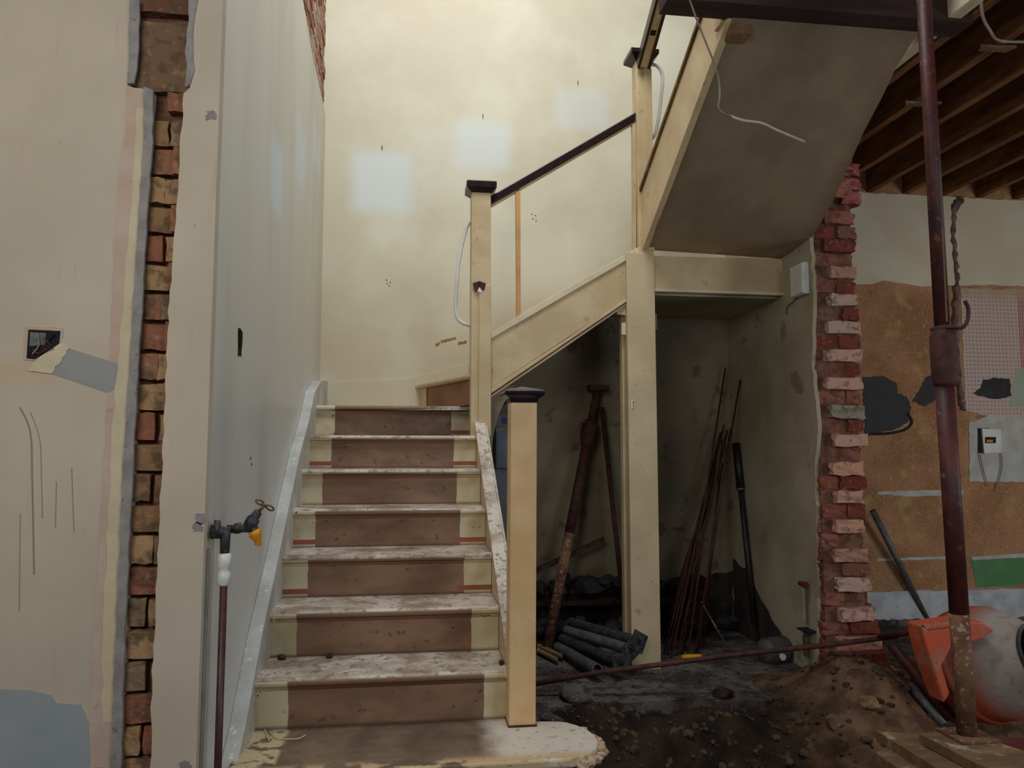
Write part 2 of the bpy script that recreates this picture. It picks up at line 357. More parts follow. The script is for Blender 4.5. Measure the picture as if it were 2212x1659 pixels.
decal('grey_undercoat_patch', [(148,752),(272,790),(270,838),(232,848),(112,808)], pl, .0016, M['greyskim'], face, 0)
decal('repair_plaster_patch', [(-40,1488),(60,1490),(112,1502),(122,1518),(176,1522),(192,1560),(195,1700),(-40,1700)], pl, .0018, M['bluegrey'], face, .003, 3)
for k, ps in enumerate([[(44,880),(66,935),(70,1040),(74,1240)], [(66,890),(86,950),(90,1040),(92,1120)], [(122,1040),(120,1140)], [(155,1010),(160,1150)], [(44,1110),(42,1320)]]):
    O('scuff_mark', TB(curve([at(x, y, Y=-.0003) for x, y in ps]), .0012 if k else .0022, 6), M['scuff'], face)
for px in [(455,250),(432,1120),(428,1140),(400,1655)]:
    p = at(*px, Y=0); O('paint_chip', prism(jag([p+Vector((-.014,0,-.014)),p+Vector((.014,0,-.012)),p+Vector((.012,0,.014)),p+Vector((-.012,0,.012))], .005, .006, px[1]), (0,-.0015,0)), M['bead'], face)
# socket box cut into the face
sb = thing('recessed_switch_box', 'open metal back box with loose wires cut into the beige front wall', 'electrical box', at(97,745,Y=0))
def PW(lst, Y=0.): return [at(x, y, Y=Y) for x, y in lst]
def rel(o, t): o.parent = t; o.matrix_parent_inverse = Matrix.Translation(-t.location); return o
rel(O('cut_edge', prism(jag(PW([(56,705),(137,708),(134,742),(78,780),(52,778)]), .002, .01, 3), (0,-.003,0)), M['pink']), sb)
rel(O('metal_box', prism(PW([(62,712),(131,715),(128,742),(76,776),(58,774)], -.003), (0,-.002,0)), M['black']), sb)
rel(O('back_plate', prism(PW([(66,718),(100,720),(98,745),(64,748)], -.005), (0,-.002,0)), M['steel']), sb)
for i, (c, ps) in enumerate([('redval', [(95,730),(108,748),(92,760)]), ('cord', [(80,722),(84,745),(70,765)]), ('black', [(118,722),(104,738),(112,752)]), ('redval', [(72,756),(84,764),(100,752)])]):
    rel(O('wire', TB(curve([at(x, y, Y=-.010) for x, y in ps]), .0022, 8), M[c]), sb)
rel(O('plaster_spill', prism(jag(PW([(134,742),(152,752),(112,808),(60,800),(78,780)]), .003, .01, 8), (0,-.004,0)), M['creamskim']), sb)

# ------------------------------------------------------------ far wall layers
pf = ('Y', YB)
decal('upper_paint', [(1770,400),(1862,417),(2300,440),(2300,624),(2140,616),(1990,620),(1935,612),(1905,607),(1880,615),(1770,612)], pf, .014, M['upperpaint'], wf, .004, 3, step=.05)
decal('whitewashed_base', [(1780,1280),(2300,1268),(2300,1336),(2060,1334),(1900,1341),(1780,1345)], pf, .02, M['whitebase'], wf, .006, 4, step=.05)
decal('wallpaper_remnant', [(2075,622),(2300,628),(2300,905),(2160,905),(2085,888)], pf, .003, M['wallpaper'], wf, .006, 5)
decal('filler_patch', [(2092,912),(2140,898),(2300,905),(2300,1042),(2094,1040)], pf, .006, M['palepatch'], wf, .005, 6)
decal('green_paint_patch', [(2098,1208),(2300,1203),(2300,1262),(2245,1246),(2190,1266),(2108,1268)], pf, .003, M['greenpaint'], wf, .003, 7)
decal('pale_streak', [(2098,1203),(2300,1190),(2300,1204),(2200,1204),(2100,1210)], pf, .004, M['palepatch'], wf, .003, 7)
decal('green_paint_edge', [(2195,795),(2300,795),(2300,870),(2180,880)], pf, .004, mat('faded_green_paint', (150,168,146), (168,170,156), 8, .8, None, .1), wf, .006, 17)
decal('plaster_line', [(1895,1062),(2035,1058),(2080,1060),(2080,1070),(1960,1072),(1895,1068)], pf, .004, M['palepatch'], wf, .004, 9)
decal('plaster_line', [(1895,1206),(2050,1202),(2050,1207),(1895,1213)], pf, .003, M['palepatch'], wf, .003, 19)
decal('wall_foot_strip', [(1880,1338),(2300,1330),(2300,1420),(1880,1420)], pf, .03, M['slab'], wf, .006, 9)  # concrete-coloured strip below the whitewashed base
# dark painted blobs
decal('black_paint_smear', [(1862,815),(1905,812),(1935,826),(1938,850),(1958,856),(1968,880),(1962,910),(1935,926),(1900,935),(1868,940)], pf, .005, M['blackpaint'], wf, .006, 11, step=.02)
O('black_paint_smear', TB(curve([at(x, y, Y=YB-.006) for x, y in [(1868,938),(1920,936),(1955,928),(1970,912),(1960,892)]]), .009, 8), M['blackpaint'], wf)
decal('black_paint_smear', [(2000,815),(2035,800),(2060,806),(2062,862),(2020,862),(1998,878),(1970,868),(1985,845)], pf, .005, M['blackpaint'], wf, .006, 12, step=.02)
decal('black_paint_smear', [(2100,850),(2118,838),(2122,820),(2150,816),(2180,818),(2184,856),(2150,862),(2118,856)], pf, .006, M['blackpaint'], wf, .006, 13, step=.02)
# crack filler line running down beside the steel prop
ck = [(2075,432),(2062,445),(2058,500),(2063,560),(2066,610),(2064,680),(2066,760),(2076,860),(2082,890)]
O('cut_cable_channel', TB([at(x+random.Random(i).uniform(-2,2), y, Y=YB-.012) for i, (x, y) in enumerate(sum([[(a[0]+(b[0]-a[0])*k/6, a[1]+(b[1]-a[1])*k/6) for k in range(6)] for a, b in zip(ck, ck[1:])], []))],
  [.018+.006*math.sin(i*2.3)+(.012 if i < 8 else 0) for i in range(6*(len(ck)-1))], 8), mat('grey_channel_filler', (128,108,104), (92,74,72), 20, .9, None, .8, 60), wf)
ws = thing('wall_socket_plate', 'white electrical plate hanging open with loose wires on patchy far wall', 'socket', at(2140,950,Y=YB-.006))
rel(O('recess', prism(PW([(2112,925),(2135,925),(2135,980),(2112,978)], YB-.006), (0,-.006,0)), M['black']), ws)
rel(O('face_plate', prism(PW([(2119,926),(2160,928),(2161,978),(2124,980)], YB-.012), (0,-.012,0)), M['white_pl']), ws)
rel(O('terminal', prism(PW([(2128,944),(2150,944),(2150,957),(2128,957)], YB-.024), (0,-.006,0)), M['black']), ws)
rel(O('terminal', prism(PW([(2131,950),(2144,950),(2144,955),(2131,955)], YB-.03), (0,-.003,0)), M['nozzle'], label='brass coloured terminal'), ws)
for ps in ([(2116,978),(2124,1015),(2134,1050)], [(2163,978),(2164,1010),(2152,1060)]):
    rel(O('wire', TB(curve([at(x, y, Y=YB-.02) for x, y in ps]), .004, 8), M['cord']), ws)

# ------------------------------------------------------------ brick pier / wall between stairs and room
pier = bpy.data.objects.new('wall_partition', None); COL.objects.link(pier); struct(pier)
rnd = random.Random(21); sp = []; z = -.45; r = 0; H = .077
red = [(142,82,64),(128,68,54),(134,88,72),(122,62,50),(148,96,80)]; pale = [(200,158,140),(192,160,144),(180,136,114),(202,152,130),(196,162,150)]
lean = lambda z: .014 if z > 1.5 else -.0
while z < 3.06:
    lo = max(0, (.35-z))*.25
    x0, x1 = 2.725-.0+rnd.uniform(-.008,.008), 2.985+lo+rnd.uniform(-.014,.014)
    pc = rnd.random()
    if r % 2:
        xs = x0+rnd.uniform(.045,.085); xe = x1-rnd.uniform(0,.02)
        sp.append(((x0,1.64,z),(x1-.01,1.80,z+H-.004), rnd.choice(red)))
        c = rnd.choice(pale) if abs(z-1.32) > .04 else (150,140,124)
        if z > 2.2: c = rnd.choice(red)
        sp.append(((xs,1.585+rnd.uniform(0,.015),z),(xe,1.70,z+H-.010), c))
    else:
        xm = x0+rnd.uniform(.10,.17); d = rnd.uniform(.0,.03)
        sp.append(((x0,1.62+d,z),(xm,1.8,z+H-.008), rnd.choice(red))); sp.append(((xm+.006,1.61+rnd.uniform(0,.03),z),(x1,1.8,z+H-.008), rnd.choice(red)))
    z += H; r += 1
for zz in (2.52, 2.60, 2.68): sp.append(((2.90,1.60,zz),(3.02,1.75,zz+.07),(150,84,78)))
bm = bricks(sp, 22, .013)
O('broken_brick_end', bm, M['brick'], pier)
O('mortar_core', BX((2.735,1.635,-.5),(2.965,YB,3.3)), M['mortar'], pier)
# plastered flanks
pts = jag([(2.712,YB,-.1),(2.712,1.70,-.1),(2.712,1.66,.5),(2.712,1.64,1.1),(2.712,1.60,1.25),(2.712,1.64,1.6),(2.712,1.60,2.0),(2.712,1.62,2.5),(2.712,1.7,3.0),(2.712,YB,3.3)], .008, .05, 5)
for p in pts:
    if p.y > YB-.02: p.y = YB
O('plaster_skin', prism(pts, (.022,0,0)), M['under'], pier)
O('plaster_skin', BX((2.965,1.72,-.1),(2.985,YB,3.05)), M['upperpaint'], pier)
# footing of brick below floor level
sp = []
for k, z in enumerate((-.38,-.30,-.22,-.14,-.06,.02)):
    x = 2.72-(.02*(5-k)); xe = 3.10-.012*k
    while x < xe-.05:
        L = rnd.uniform(.10,.2); sp.append(((x,1.40+.02*k+rnd.uniform(-.02,.02),z),(min(x+L,xe),1.72,z+.07), (190,186,172) if k == 3 and x > 2.8 else rnd.choice(red+[(170,140,118)]))); x += L+.008
O('brick_footing', bricks(sp, 9, .012), M['brick'], pier)

# ------------------------------------------------------------ ceiling, joists, beam
struct(O('ceiling', BX((2.72,-1.6,3.22),(7.1,YB,3.25)), M['board']))
for i, x in enumerate([2.93,3.22,3.52,3.825,4.11,4.40,4.70,5.0,5.3,5.6]):
    j = O('ceiling_joist', BX((x-.024,-.9,3.02),(x+.024,YB+.1,3.22)), M['joist'])
    names = ['nearest the broken brick pier', 'second from the broken brick pier', 'third from the broken brick pier', 'fourth from the broken brick pier', 'fifth from the broken brick pier', 'sixth from the pier, right of the red prop', 'seventh from the broken brick pier', 'eighth from the broken brick pier', 'ninth from the broken brick pier', 'farthest right from the broken brick pier']
    tag(j, 'bare ceiling joist, '+names[i], 'joist', 'bare joists over the far room')
for i, (px, py, L, dy) in enumerate([((1990), 222, .20, 0), (2150, 102, .17, 0)]):
    p = at(px, py, Z=3.012); d = Vector((1, -.05, 0)).normalized()*L/2
    o = O('lath_scrap', prism(jag([p-d+Vector((0,-.018,0)), p+d+Vector((0,-.024,0)), p+d*.8+Vector((0,.02,0)), p-d*.8+Vector((0,.02,0))], .004, .03, i), (0,0,-.012)), M['timber'])
    tag(o, ['small pale lath scrap nailed under joists, left of red steel prop', 'small pale lath scrap nailed under joists, right of red steel prop'][i], 'wood scrap')
bmw = BX((1.55,.58,2.985),(2.92,.70,3.25)); o = O('timber_beam', bmw, mat('dark_beam_timber', (64,42,38), (44,28,26), 5, .85, None, .4, 40, stretch=(.5,4,4))); tag(o, 'dark timber beam crossing above the sloping stair soffit', 'beam')
for o_ in (O('lit_joist_side_board', BX((2.80,.0,3.0),(2.86,1.55,3.2)), M['creamskim']),):  # pale board added; the light on the joist side is in its colour
    tag(o_, 'added pale board, toned as the lit side of the first joist behind the red steel prop', 'board')

# ------------------------------------------------------------ staircase
st = thing('staircase', 'cream painted wooden staircase with winders, newel posts and dark handrails', 'staircase')
G, RS, W = .2686, .175, .884
def riser_mat(i, a, b, redL, redR, c=(146,112,86)):
    n = N('riser_paint_%d' % i); x, y, z = n.xyz(); wob = n.math('MULTIPLY', n.math('SUBTRACT', n.noise(22, 3, seed=i), .5), .012)
    x = n.math('ADD', x, wob)
    brown = n.mix(n.ramp(n.noise(5, 5, (1,1,2.2), seed=i), .35, .65), lin(c), lin((122,92,70)))
    brown = n.mix(n.math('MULTIPLY', n.ramp(n.noise(28, 4, seed=i+3), .62, .68), .7), brown, lin((80,52,38)))
    brown = n.mix(n.math('MULTIPLY', n.ramp(z, .13, .15), .8), brown, lin((138,102,78)))
    cream = n.mix(n.ramp(n.noise(6, 3, seed=i), .4, .6), lin((212,200,166)), lin((198,180,140)))
    cream = n.mix(n.ramp(n.noise(30, 3, seed=i+1), .68, .71), cream, lin((60,42,32)))
    m = n.math('MAXIMUM', n.ramp(x, a+.001, a-.001), n.ramp(x, b-.001, b+.001))
    col = n.mix(m, brown, cream)
    zz = n.box(x, z, -9, 99, .014, .036, .001)
    side_ = n.math('ADD', n.math('MULTIPLY', n.ramp(x, a+.001, a-.001), float(redL)), n.math('MULTIPLY', n.ramp(x, b-.03, b-.028), float(redR)))
    col = n.mix(n.math('MULTIPLY', zz, side_), col, lin((150,84,66)))
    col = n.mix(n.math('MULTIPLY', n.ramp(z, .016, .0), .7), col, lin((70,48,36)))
    n.set('Base Color', col); n.set('Roughness', .55); n.bump(n.noise(40, 4), .15, .004); return n.m
rp = {2: (.112,.80,0,0), 3: (.10,.775,0,0), 4: (.105,.765,1,1), 5: (.10,.765,1,1), 6: (.10,.765,0,0), 7: (.115,.765,1,1), 8: (.105,.765,0,1)}
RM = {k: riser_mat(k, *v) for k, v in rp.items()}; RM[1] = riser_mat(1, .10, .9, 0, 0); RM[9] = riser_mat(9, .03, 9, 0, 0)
def bull(y0, y1, x0, x1, z, t=.03):
    """tread slab with a rounded nosing, extruded along X"""
    prof = [(y1, z), (y1, z-t)] + [(y0+t/2-math.cos(a)*t/2, z-t/2-math.sin(a)*t/2) for a in [PI/2-PI*k/8 for k in range(9)]]
    return prism([(x0, y, zz) for y, zz in prof], (x1-x0, 0, 0))
def slots(o, riser_m):      # rounded nosing face carries the riser paint
    o.data.materials.append(riser_m)
    for p in o.data.polygons:
        if p.normal.y < -.5: p.material_index = 1
for k in range(1, 9):
    z = k*RS; y = k*G
    if k == 1: continue
    y1 = y+G+.03
    if k == 8:
        bm = prism([(0,y+.015,z-.03),(.86,y+.015-.02,z-.03),(.86,2.0+.02,z-.03),(.885,2.02,z-.03),(.57,YB,z-.03),(0,YB,z-.03)], (0,0,.03)); t = O('tread', bm, M['dust_white'], st)
        bm = prism([(0, yy, zz) for yy, zz in [(y+.03-.015*math.sin(a) - .015, z-.015+.015*math.cos(a)) for a in [PI*q/8 for q in range(9)]]], (W-.02,0,0)); O('nosing', bm, RM[8], t)
    else:
        t = O('tread', bull(y, y1, 0, W, z), M['dust_white'], st)
        bm = prism([(0, yy, zz) for yy, zz in [(y+.0135-.0145*math.sin(a), z-.016+.014*math.cos(a)) for a in [PI*q/8+PI*(.32 if k in (2,3,5) else .52) for q in range(6 if k in (2,3,5) else 4)]]], (W,0,0)); bm2 = bm
        for v in bm2.verts: v.co.z -= z-RS
        nz = O('nosing', bm2, RM[k], t); nz.location = (0, 0, z-RS)
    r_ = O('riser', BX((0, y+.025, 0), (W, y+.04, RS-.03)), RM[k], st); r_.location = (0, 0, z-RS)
    O('scotia', prism([(0,y+.004,z-.030),(0,y+.026,z-.030),(0,y+.026,z-.047),(0,y+.012,z-.036)], (W,0,0)), RM[k], r_)
    for c_ in r_.children: c_.location = (0,0,-(z-RS))
# curtail (bullnose) step
cp = [(-.02,.16),(.45,.165),(.80,.17),(.98,.172)] + [(1.005+.158*math.cos(a)*1.0, .345+.175*math.sin(a)) for a in [(-80+q*17)*PI/180 for q in range(11)]] + [(.97,.52),(.94,.60),(-.02,.60)]
t1 = O('tread', prism([(x, y, .145) for x, y in cp], (0,0,.03)), M['dust_white'], st, bevel=.012)

def bottom_step():
    n = N('worn_bottom_step_paint'); x, y, z = n.xyz(); xx = n.math('ADD', x, n.math('MULTIPLY', n.noise(8, 5), .16))
    c = n.mix(n.ramp(n.noise(6, 5), .35, .65), lin((126,106,84)), lin((96,80,64)))
    c = n.mix(n.ramp(xx, .82, .95), c, lin((216,204,188)))
    c = n.mix(n.math('MULTIPLY', n.ramp(x, .13, .11), n.ramp(n.noise(14, 4, seed=3), .42, .5)), c, lin((196,178,140)))
    c = n.mix(n.math('MULTIPLY', n.ramp(y, .25, .19), n.ramp(n.noise(7, 4, seed=5), .42, .5)), c, lin((204,176,134)))
    c = n.mix(n.math('MULTIPLY', n.ramp(n.noise(38, 7, seed=8, rough=.7), .56, .66), .6), c, lin((96,72,56)))
    n.set('Base Color', c); n.set('Roughness', .5); n.bump(n.noise(50, 4), .25, .004); return n.m
t1.data.materials[0] = bottom_step()
O('riser', prism([(.0+x*.97, .02+y*.955, -.40) for x, y in cp], (0,0,.545)), mat('dirty_green_grey_paint', (150,142,116), (120,110,88), 5, .7, ((80,60,44), 20, .62), .3), st)
bm = bmesh.new(); rnd = random.Random(3)
for q in range(60):
    a = (-70+q*2.2)*PI/180; c = Vector((1.005+.165*math.cos(a)+rnd.uniform(0,.012), .345+.18*math.sin(a), .150+rnd.uniform(-.012,.008))); rock(bm, c, rnd.uniform(.008,.020), rnd)
O('plaster_crumbs', bm, mat('plaster_crumb', (196,170,140), (170,140,112), 30, .9, None, .4), t1, kind='stuff')
# winder step 9
z9 = 9*RS
n0, n1 = Vector((.868,2.0,z9)), Vector((.565,YB,z9))
t9 = O('tread', prism([n0, n1, (1.05,YB,z9), (1.05,2.0,z9)], (0,0,-.03)), M['cream'], st)
dirn = (n1-n0).normalized(); nn = Vector((-dirn.y, dirn.x, 0))
if nn.x > 0: nn = -nn
O('riser', prism([n0-nn*.02-Vector((0,0,.03)), n1-nn*.02-Vector((0,0,.03)), n1-nn*.02-Vector((0,0,.175)), n0-nn*.02-Vector((0,0,.175))], -nn*.015), mat('winder_riser_paint', (156,110,80), (136,92,66), 6, .6, ((200,120,80), 20, .68), .2), st)
e = n1-nn*.012
O('riser_edge_paint', prism([e+dirn*-.0-Vector((0,0,.031)), e-dirn*.14-Vector((0,0,.031)), e-dirn*.14-Vector((0,0,.17)), e-Vector((0,0,.17))], -nn*.005), M['cream'], st)
bm = TB([n0-nn*.004-Vector((0,0,.015)), n1-nn*.004-Vector((0,0,.015))], .016, 12); O('nosing', bm, M['cream'], t9)
for k, x in ((10, 1.0), (11, 1.27), (12, 1.54)):
    O('tread', BX((x, 1.985, k*RS-.03), (x+.3, YB, k*RS)), M['cream'], st); O('riser', BX((x+.02, 1.985, k*RS-.175), (x+.035, YB, k*RS-.03)), M['cream'], st)
O('flight_soffit', prism([(.98,1.985,1.475),(1.80,1.985,2.03),(1.80,1.985,2.06),(.98,1.985,1.51)], (0,YB-1.985,0)), M['under'], st)
O('landing', BX((1.80,1.985,2.05),(2.71,YB,2.12)), M['under'], st)
# curved skirting at the back of the winders
sk = [(700,828),(760,826),(830,823),(880,818),(940,806),(1012,786)]
top = [at(x, y, Y=YB) for x, y in sk]
O('winder_skirting', prism(top+[Vector((top[-1].x,YB,1.40)), Vector((top[0].x,YB,1.40))], (0,-.018,0)), M['stairwall'], st)
# wall string
ls = [(480,1730),(499,1646),(516,1572),(535,1470),(553,1375),(583,1240),(613,1100),(641,972),(660,905),(672,846),(687,822),(699,820)]
top = [at(x, y, X=-.018) for x, y in ls]
top[-1].y = YB
ws_ = O('wall_string', prism([Vector((-.05,p.y,p.z)) for p in top]+[Vector((-.05,YB,1.0)), Vector((-.05,top[0].y,-.3))], (.052,0,0)), M['dust_white'], st, bevel=.004)
ws_.data.materials[0] = mat('chipped_string_paint', (200,200,196), (180,176,168), 6, .5, ((228,226,220), 26, .6), .3, 60)
# outer string
SL = RS/G
for nm, x0, x1, up, dn, m in (('outer_string', .886, .915, .025, -.30, M['cream']), ('string_capping', .880, .938, .045, .025, M['dust_white']), ('string_bead', .938, .950, .030, .000, M['dust_white'])):
    ya, yb = .58, 1.99
    O(nm, prism([(x0,ya,ya*SL+dn),(x0,yb,yb*SL+dn),(x0,yb,yb*SL+up),(x0,ya,ya*SL+up)], (x1-x0,0,0)), m, st, bevel=.003)
# newel posts
def cap(bm, c, hw, prof):
    for (w0, z0), (w1, z1) in zip(prof, prof[1:]):
        r0 = [bm.verts.new((c.x+sx*hw*w0, c.y+sy*hw*w0, c.z+z0)) for sx, sy in ((-1,-1),(1,-1),(1,1),(-1,1))]
        r1 = [bm.verts.new((c.x+sx*hw*w1, c.y+sy*hw*w1, c.z+z1)) for sx, sy in ((-1,-1),(1,-1),(1,1),(-1,1))]
        for k in range(4): bm.faces.new((r0[k], r0[(k+1)%4], r1[(k+1)%4], r1[k]))
    bmesh.ops.remove_doubles(bm, verts=bm.verts, dist=1e-5)
def newel(x0, x1, yf, z0, z1, m, tip=0):
    d = x1-x0; bm = bmesh.new(); vs = box(bm, (x0,yf,z0),(x1,yf+d,z1))
    for v in vs:
        if v.co.z > z1-.01 and tip: v.co.x += tip; v.co.y -= .0
    return O('newel_post', bm, m, st, bevel=.004)
a, b = at(1099,1556,Y=.47), at(1152,1556,Y=.47)
n1o = newel(a.x, b.x+.009, .47, .172, 1.318, M['tan'], .008)
O('newel_socket', BX((a.x-.002,.464,.174),(b.x+.012,.57,.181)), M['rust'], n1o)
bm = bmesh.new(); cap(bm, Vector(((a.x+b.x)/2+.012,.515,1.316)), .047, [(0,0),(1.06,0),(1.12,.008),(1.18,.016),(1.52,.026),(1.58,.034),(1.56,.042),(1.42,.046),(0,.062)])
O('newel_cap', bm, mat('dark_polished_cap', (44,34,44), (32,24,30), 10, .22, None, .05), n1o, bevel=.002)
a, b = at(1018,650,Y=1.93), at(1060,650,Y=1.93)
n2 = newel(a.x, b.x, 1.93, .95, 2.61, M['cream']); xc = (a.x+b.x)/2; N2 = xc
bm = bmesh.new(); hw = (b.x-a.x)/2; cap(bm, Vector((xc,1.93+hw,2.60)), hw, [(0,0),(1.02,0),(1.55,.026),(1.55,.060),(1.35,.066),(0,.072)])
O('newel_cap', bm, M['dark_wood'], n2, bevel=.002)
O('newel_facing', BX((xc-.012,1.918,1.22),(b.x+.002,1.93,2.07)), M['cream'], n2, bevel=.003)
mp_ = [at(x, y, Y=1.917) for x, y in [(1021,612),(1035,607),(1050,612),(1046,628),(1036,626),(1026,630)]]
O('broken_mortise', prism(mp_, (0,.002,0)), M['rust'], n2)
O('broken_mortise', prism([at(x, y, Y=1.915) for x, y in [(1033,609),(1038,609),(1037,619),(1034,619)]], (0,.002,0)), M['black'], n2, label='black slot in the mortise')
O('splinter', prism([at(x, y, Y=1.914) for x, y in [(1031,628),(1036,620),(1041,628),(1038,633)]], (0,.002,0)), M['white_pl'], n2)
a, b = at(1378,400,Y=1.93), at(1410,400,Y=1.93)
n3 = newel(a.x, b.x, 1.93, 2.28, 3.47, M['cream']); xc3 = (a.x+b.x)/2; hw = (b.x-a.x)/2
bm = bmesh.new(); cap(bm, Vector((xc3,1.93+hw,3.445)), hw, [(0,0),(1.02,0),(1.9,.035),(1.9,.060),(1.6,.066),(0,.072)])
O('newel_cap', bm, M['dark_wood'], n3, bevel=.002)
O('newel_facing', BX((xc3,1.918,2.30),(b.x+.001,1.93,3.40)), M['cream'], n3, bevel=.002)
# second flight string, rails, baluster
ys = 1.945
def sl(px, y): return [at(u, v, Y=y) for u, v in px]
O('outer_string', prism(sl([(1056,732),(1160,672),(1382,545),(1382,628),(1230,727),(1056,842)], ys), (0,.035,0)), M['cream'], st, bevel=.003)
O('string_capping', prism(sl([(1056,722),(1130,676),(1382,532),(1382,546),(1130,692),(1056,735)], ys-.012), (0,.06,0)), M['creamskim'], st, bevel=.004)
O('string_bead', prism(sl([(1056,842),(1230,728),(1384,624),(1384,638),(1230,744),(1056,862)], ys-.010), (0,.05,0)), M['cream'], st, bevel=.004)
O('string_bead', prism(sl([(1056,853),(1230,735),(1384,631),(1384,634),(1230,738),(1056,857)], ys-.013), (0,.006,0)), M['rust'], st, label='dark open joint under the string')
O('handrail', prism(sl([(1058,424),(1374,241),(1374,260),(1058,443)], 1.955), (0,.05,0)), M['dark_wood'], st, bevel=.006)
O('rail_fillet', prism(sl([(1058,443),(1374,260),(1374,264),(1058,448)], 1.965), (0,.03,0)), M['cream'], st)
O('baluster', prism(sl([(1114,412),(1124,407),(1125,680),(1116,686)], 1.965), (0,.028,0)), mat('orange_brown_baluster', (206,158,96), (190,140,84), 8, .5, None, .1), st)
O('half_baluster', prism(sl([(1366,264),(1374,258),(1374,545),(1368,545)], 1.965), (0,.03,0)), M['cream'], st)
# third flight: string, rail, soffit
s3 = [(1.985,2.60),(1.933,2.648),(.889,3.189),(.60,3.34),(.60,3.035),(.671,2.994),(1.86,2.338),(1.985,2.27)]
O('outer_string', prism([(1.85,y,z) for y, z in s3], (.035,0,0)), M['cream'], st, bevel=.003)
O('string_capping', prism([(1.838,y,z) for y, z in [(1.94,2.645),(.60,3.34),(.60,3.365),(1.94,2.672)]], (.06,0,0)), M['timber'], st, bevel=.003)
L3 = [(1.95,2.31),(1.86,2.34),(1.75,2.40),(1.5,2.54),(1.3,2.65),(1.15,2.735),(1.0,2.815),(.85,2.90),(.66,2.995)]
R3 = [(1.95,2.285),(1.80,2.292),(1.62,2.315),(1.42,2.45),(1.22,2.60),(1.10,2.71),(.97,2.82),(.82,2.91),(.658,2.995)]
bm = bmesh.new(); rows = []
for (yl, zl), (yr, zr) in zip(L3, R3):
    rows.append([bm.verts.new((1.872+(2.73-1.872)*t+(.0 if t < 1 else 0), yl+(yr-yl)*t, zl+(zr-zl)*t)) for t in [q/10 for q in range(11)]])
rnd = random.Random(8)
for rr in rows: rr[-1].co.x += rnd.uniform(-.008,.01)
for r0, r1 in zip(rows, rows[1:]):
    for q in range(10): bm.faces.new((r0[q], r0[q+1], r1[q+1], r1[q]))
bmesh.ops.solidify(bm, geom=bm.faces[:], thickness=-.03)
O('plaster_soffit', bm, M['soffit'], st, smooth=True)
for px in [(1552,312),(1742,395),(1788,415),(1790,393)]:
    p = at(*px, Y=1.0 if px[1] < 350 else 1.5)
# body of the third flight above the soffit
for k in range(6):
    O('tread', BX((1.885,1.70-k*.24,2.47+k*.15),(2.70,1.97-k*.24,2.50+k*.15)), M['cream'], st)
    O('riser', BX((1.885,1.70-k*.24,2.50+k*.15),(2.70,1.715-k*.24,2.62+k*.15)), M['cream'], st)
rl = Vector((0,-1,.60)).normalized()
p0 = Vector((1.868,1.925,3.385)); ru = Vector((0,.60,1)).normalized()*1
def beam_between(p, d, L, w_, h, off=0): 
    u = d.cross(Vector((1,0,0))).normalized(); 
    if u.z < 0: u = -u
    q = [p+Vector((sx*w_/2,0,0))+u*(off+sy*h/2) for sx, sy in ((-1,-1),(1,-1),(1,1),(-1,1))]
    return prism(q, d*L)
hr = O('handrail', beam_between(p0+rl*.02, rl, 1.6, .078, .05, .028), M['dark_wood'], st, bevel=.006)
for sx in (-1, 1): O('rail_lip', beam_between(p0+Vector((sx*.032,0,0))+rl*.02, rl, 1.6, .014, .016, -.004), M['dark_wood'], hr)
O('rail_groove', beam_between(p0+rl*.02, rl, 1.6, .048, .004, .001), M['cream'], hr, label='pale unpainted groove under the handrail')
for k in range(5): O('mortise', beam_between(p0+rl*(.22+k*.26), rl, .03, .03, .004, -.002), M['black'], hr)
# drop newel at the top of the soffit
O('newel_drop', BX((1.872,.70,2.93),(1.972,.80,3.2)), M['timber'], st, bevel=.012)
O('newel_drop_trim', BX((1.835,.72,2.985),(1.872,.80,3.2)), M['cream'], st, bevel=.004)
# cupboard front: post, head panel
a, b = at(1359,1000,Y=1.92), at(1421,1000,Y=1.92)
cpost = O('newel_post', BX((a.x,1.92,ZF),(b.x,2.04,2.285)), mat('scuffed_post_paint', (200,180,144), (188,168,132), 4, .55, [((120,84,56), 26, .68), ((150,140,120), 8, .66)], .1), st, bevel=.004, label='broad boxed post standing on the slab')
kp = at(1366,873,Y=1.919)
O('strike_plate', BX((kp.x-.006,1.915,kp.z-.022),(kp.x+.006,1.92,kp.z+.022)), M['white_pl'], cpost, bevel=.002)
for dz in (-.010,.004,.014): O('screw_slot', BX((kp.x,1.913,kp.z+dz-.003),(kp.x+.005,1.916,kp.z+dz+.003)), M['black'], cpost)
O('hinge', BX((b.x,1.93,1.84),(b.x+.012,1.97,1.93)), M['steel'], cpost)
O('head_panel', prism(sl([(1384,552),(1696,560),(1692,636),(1384,628)], 1.935), (0,.04,0)), M['cream'], st)
O('panel_bead', prism(sl([(1415,623),(1694,632),(1694,638),(1415,629)], 1.925), (0,.03,0)), M['creamskim'], st)
O('door_head', prism(sl([(1359,640),(1359,682),(1332,678),(1342,652)], 1.95), (0,.04,0)), M['cream'], st)
O('door_stop', prism(sl([(1343,680),(1352,680),(1356,1380),(1350,1380)], 2.0), (0,.05,0)), M['cream'], st)
O('hinge', prism(sl([(1343,698),(1352,696),(1352,724),(1343,722)], 1.955), (0,.01,0)), M['creamskim'], st)
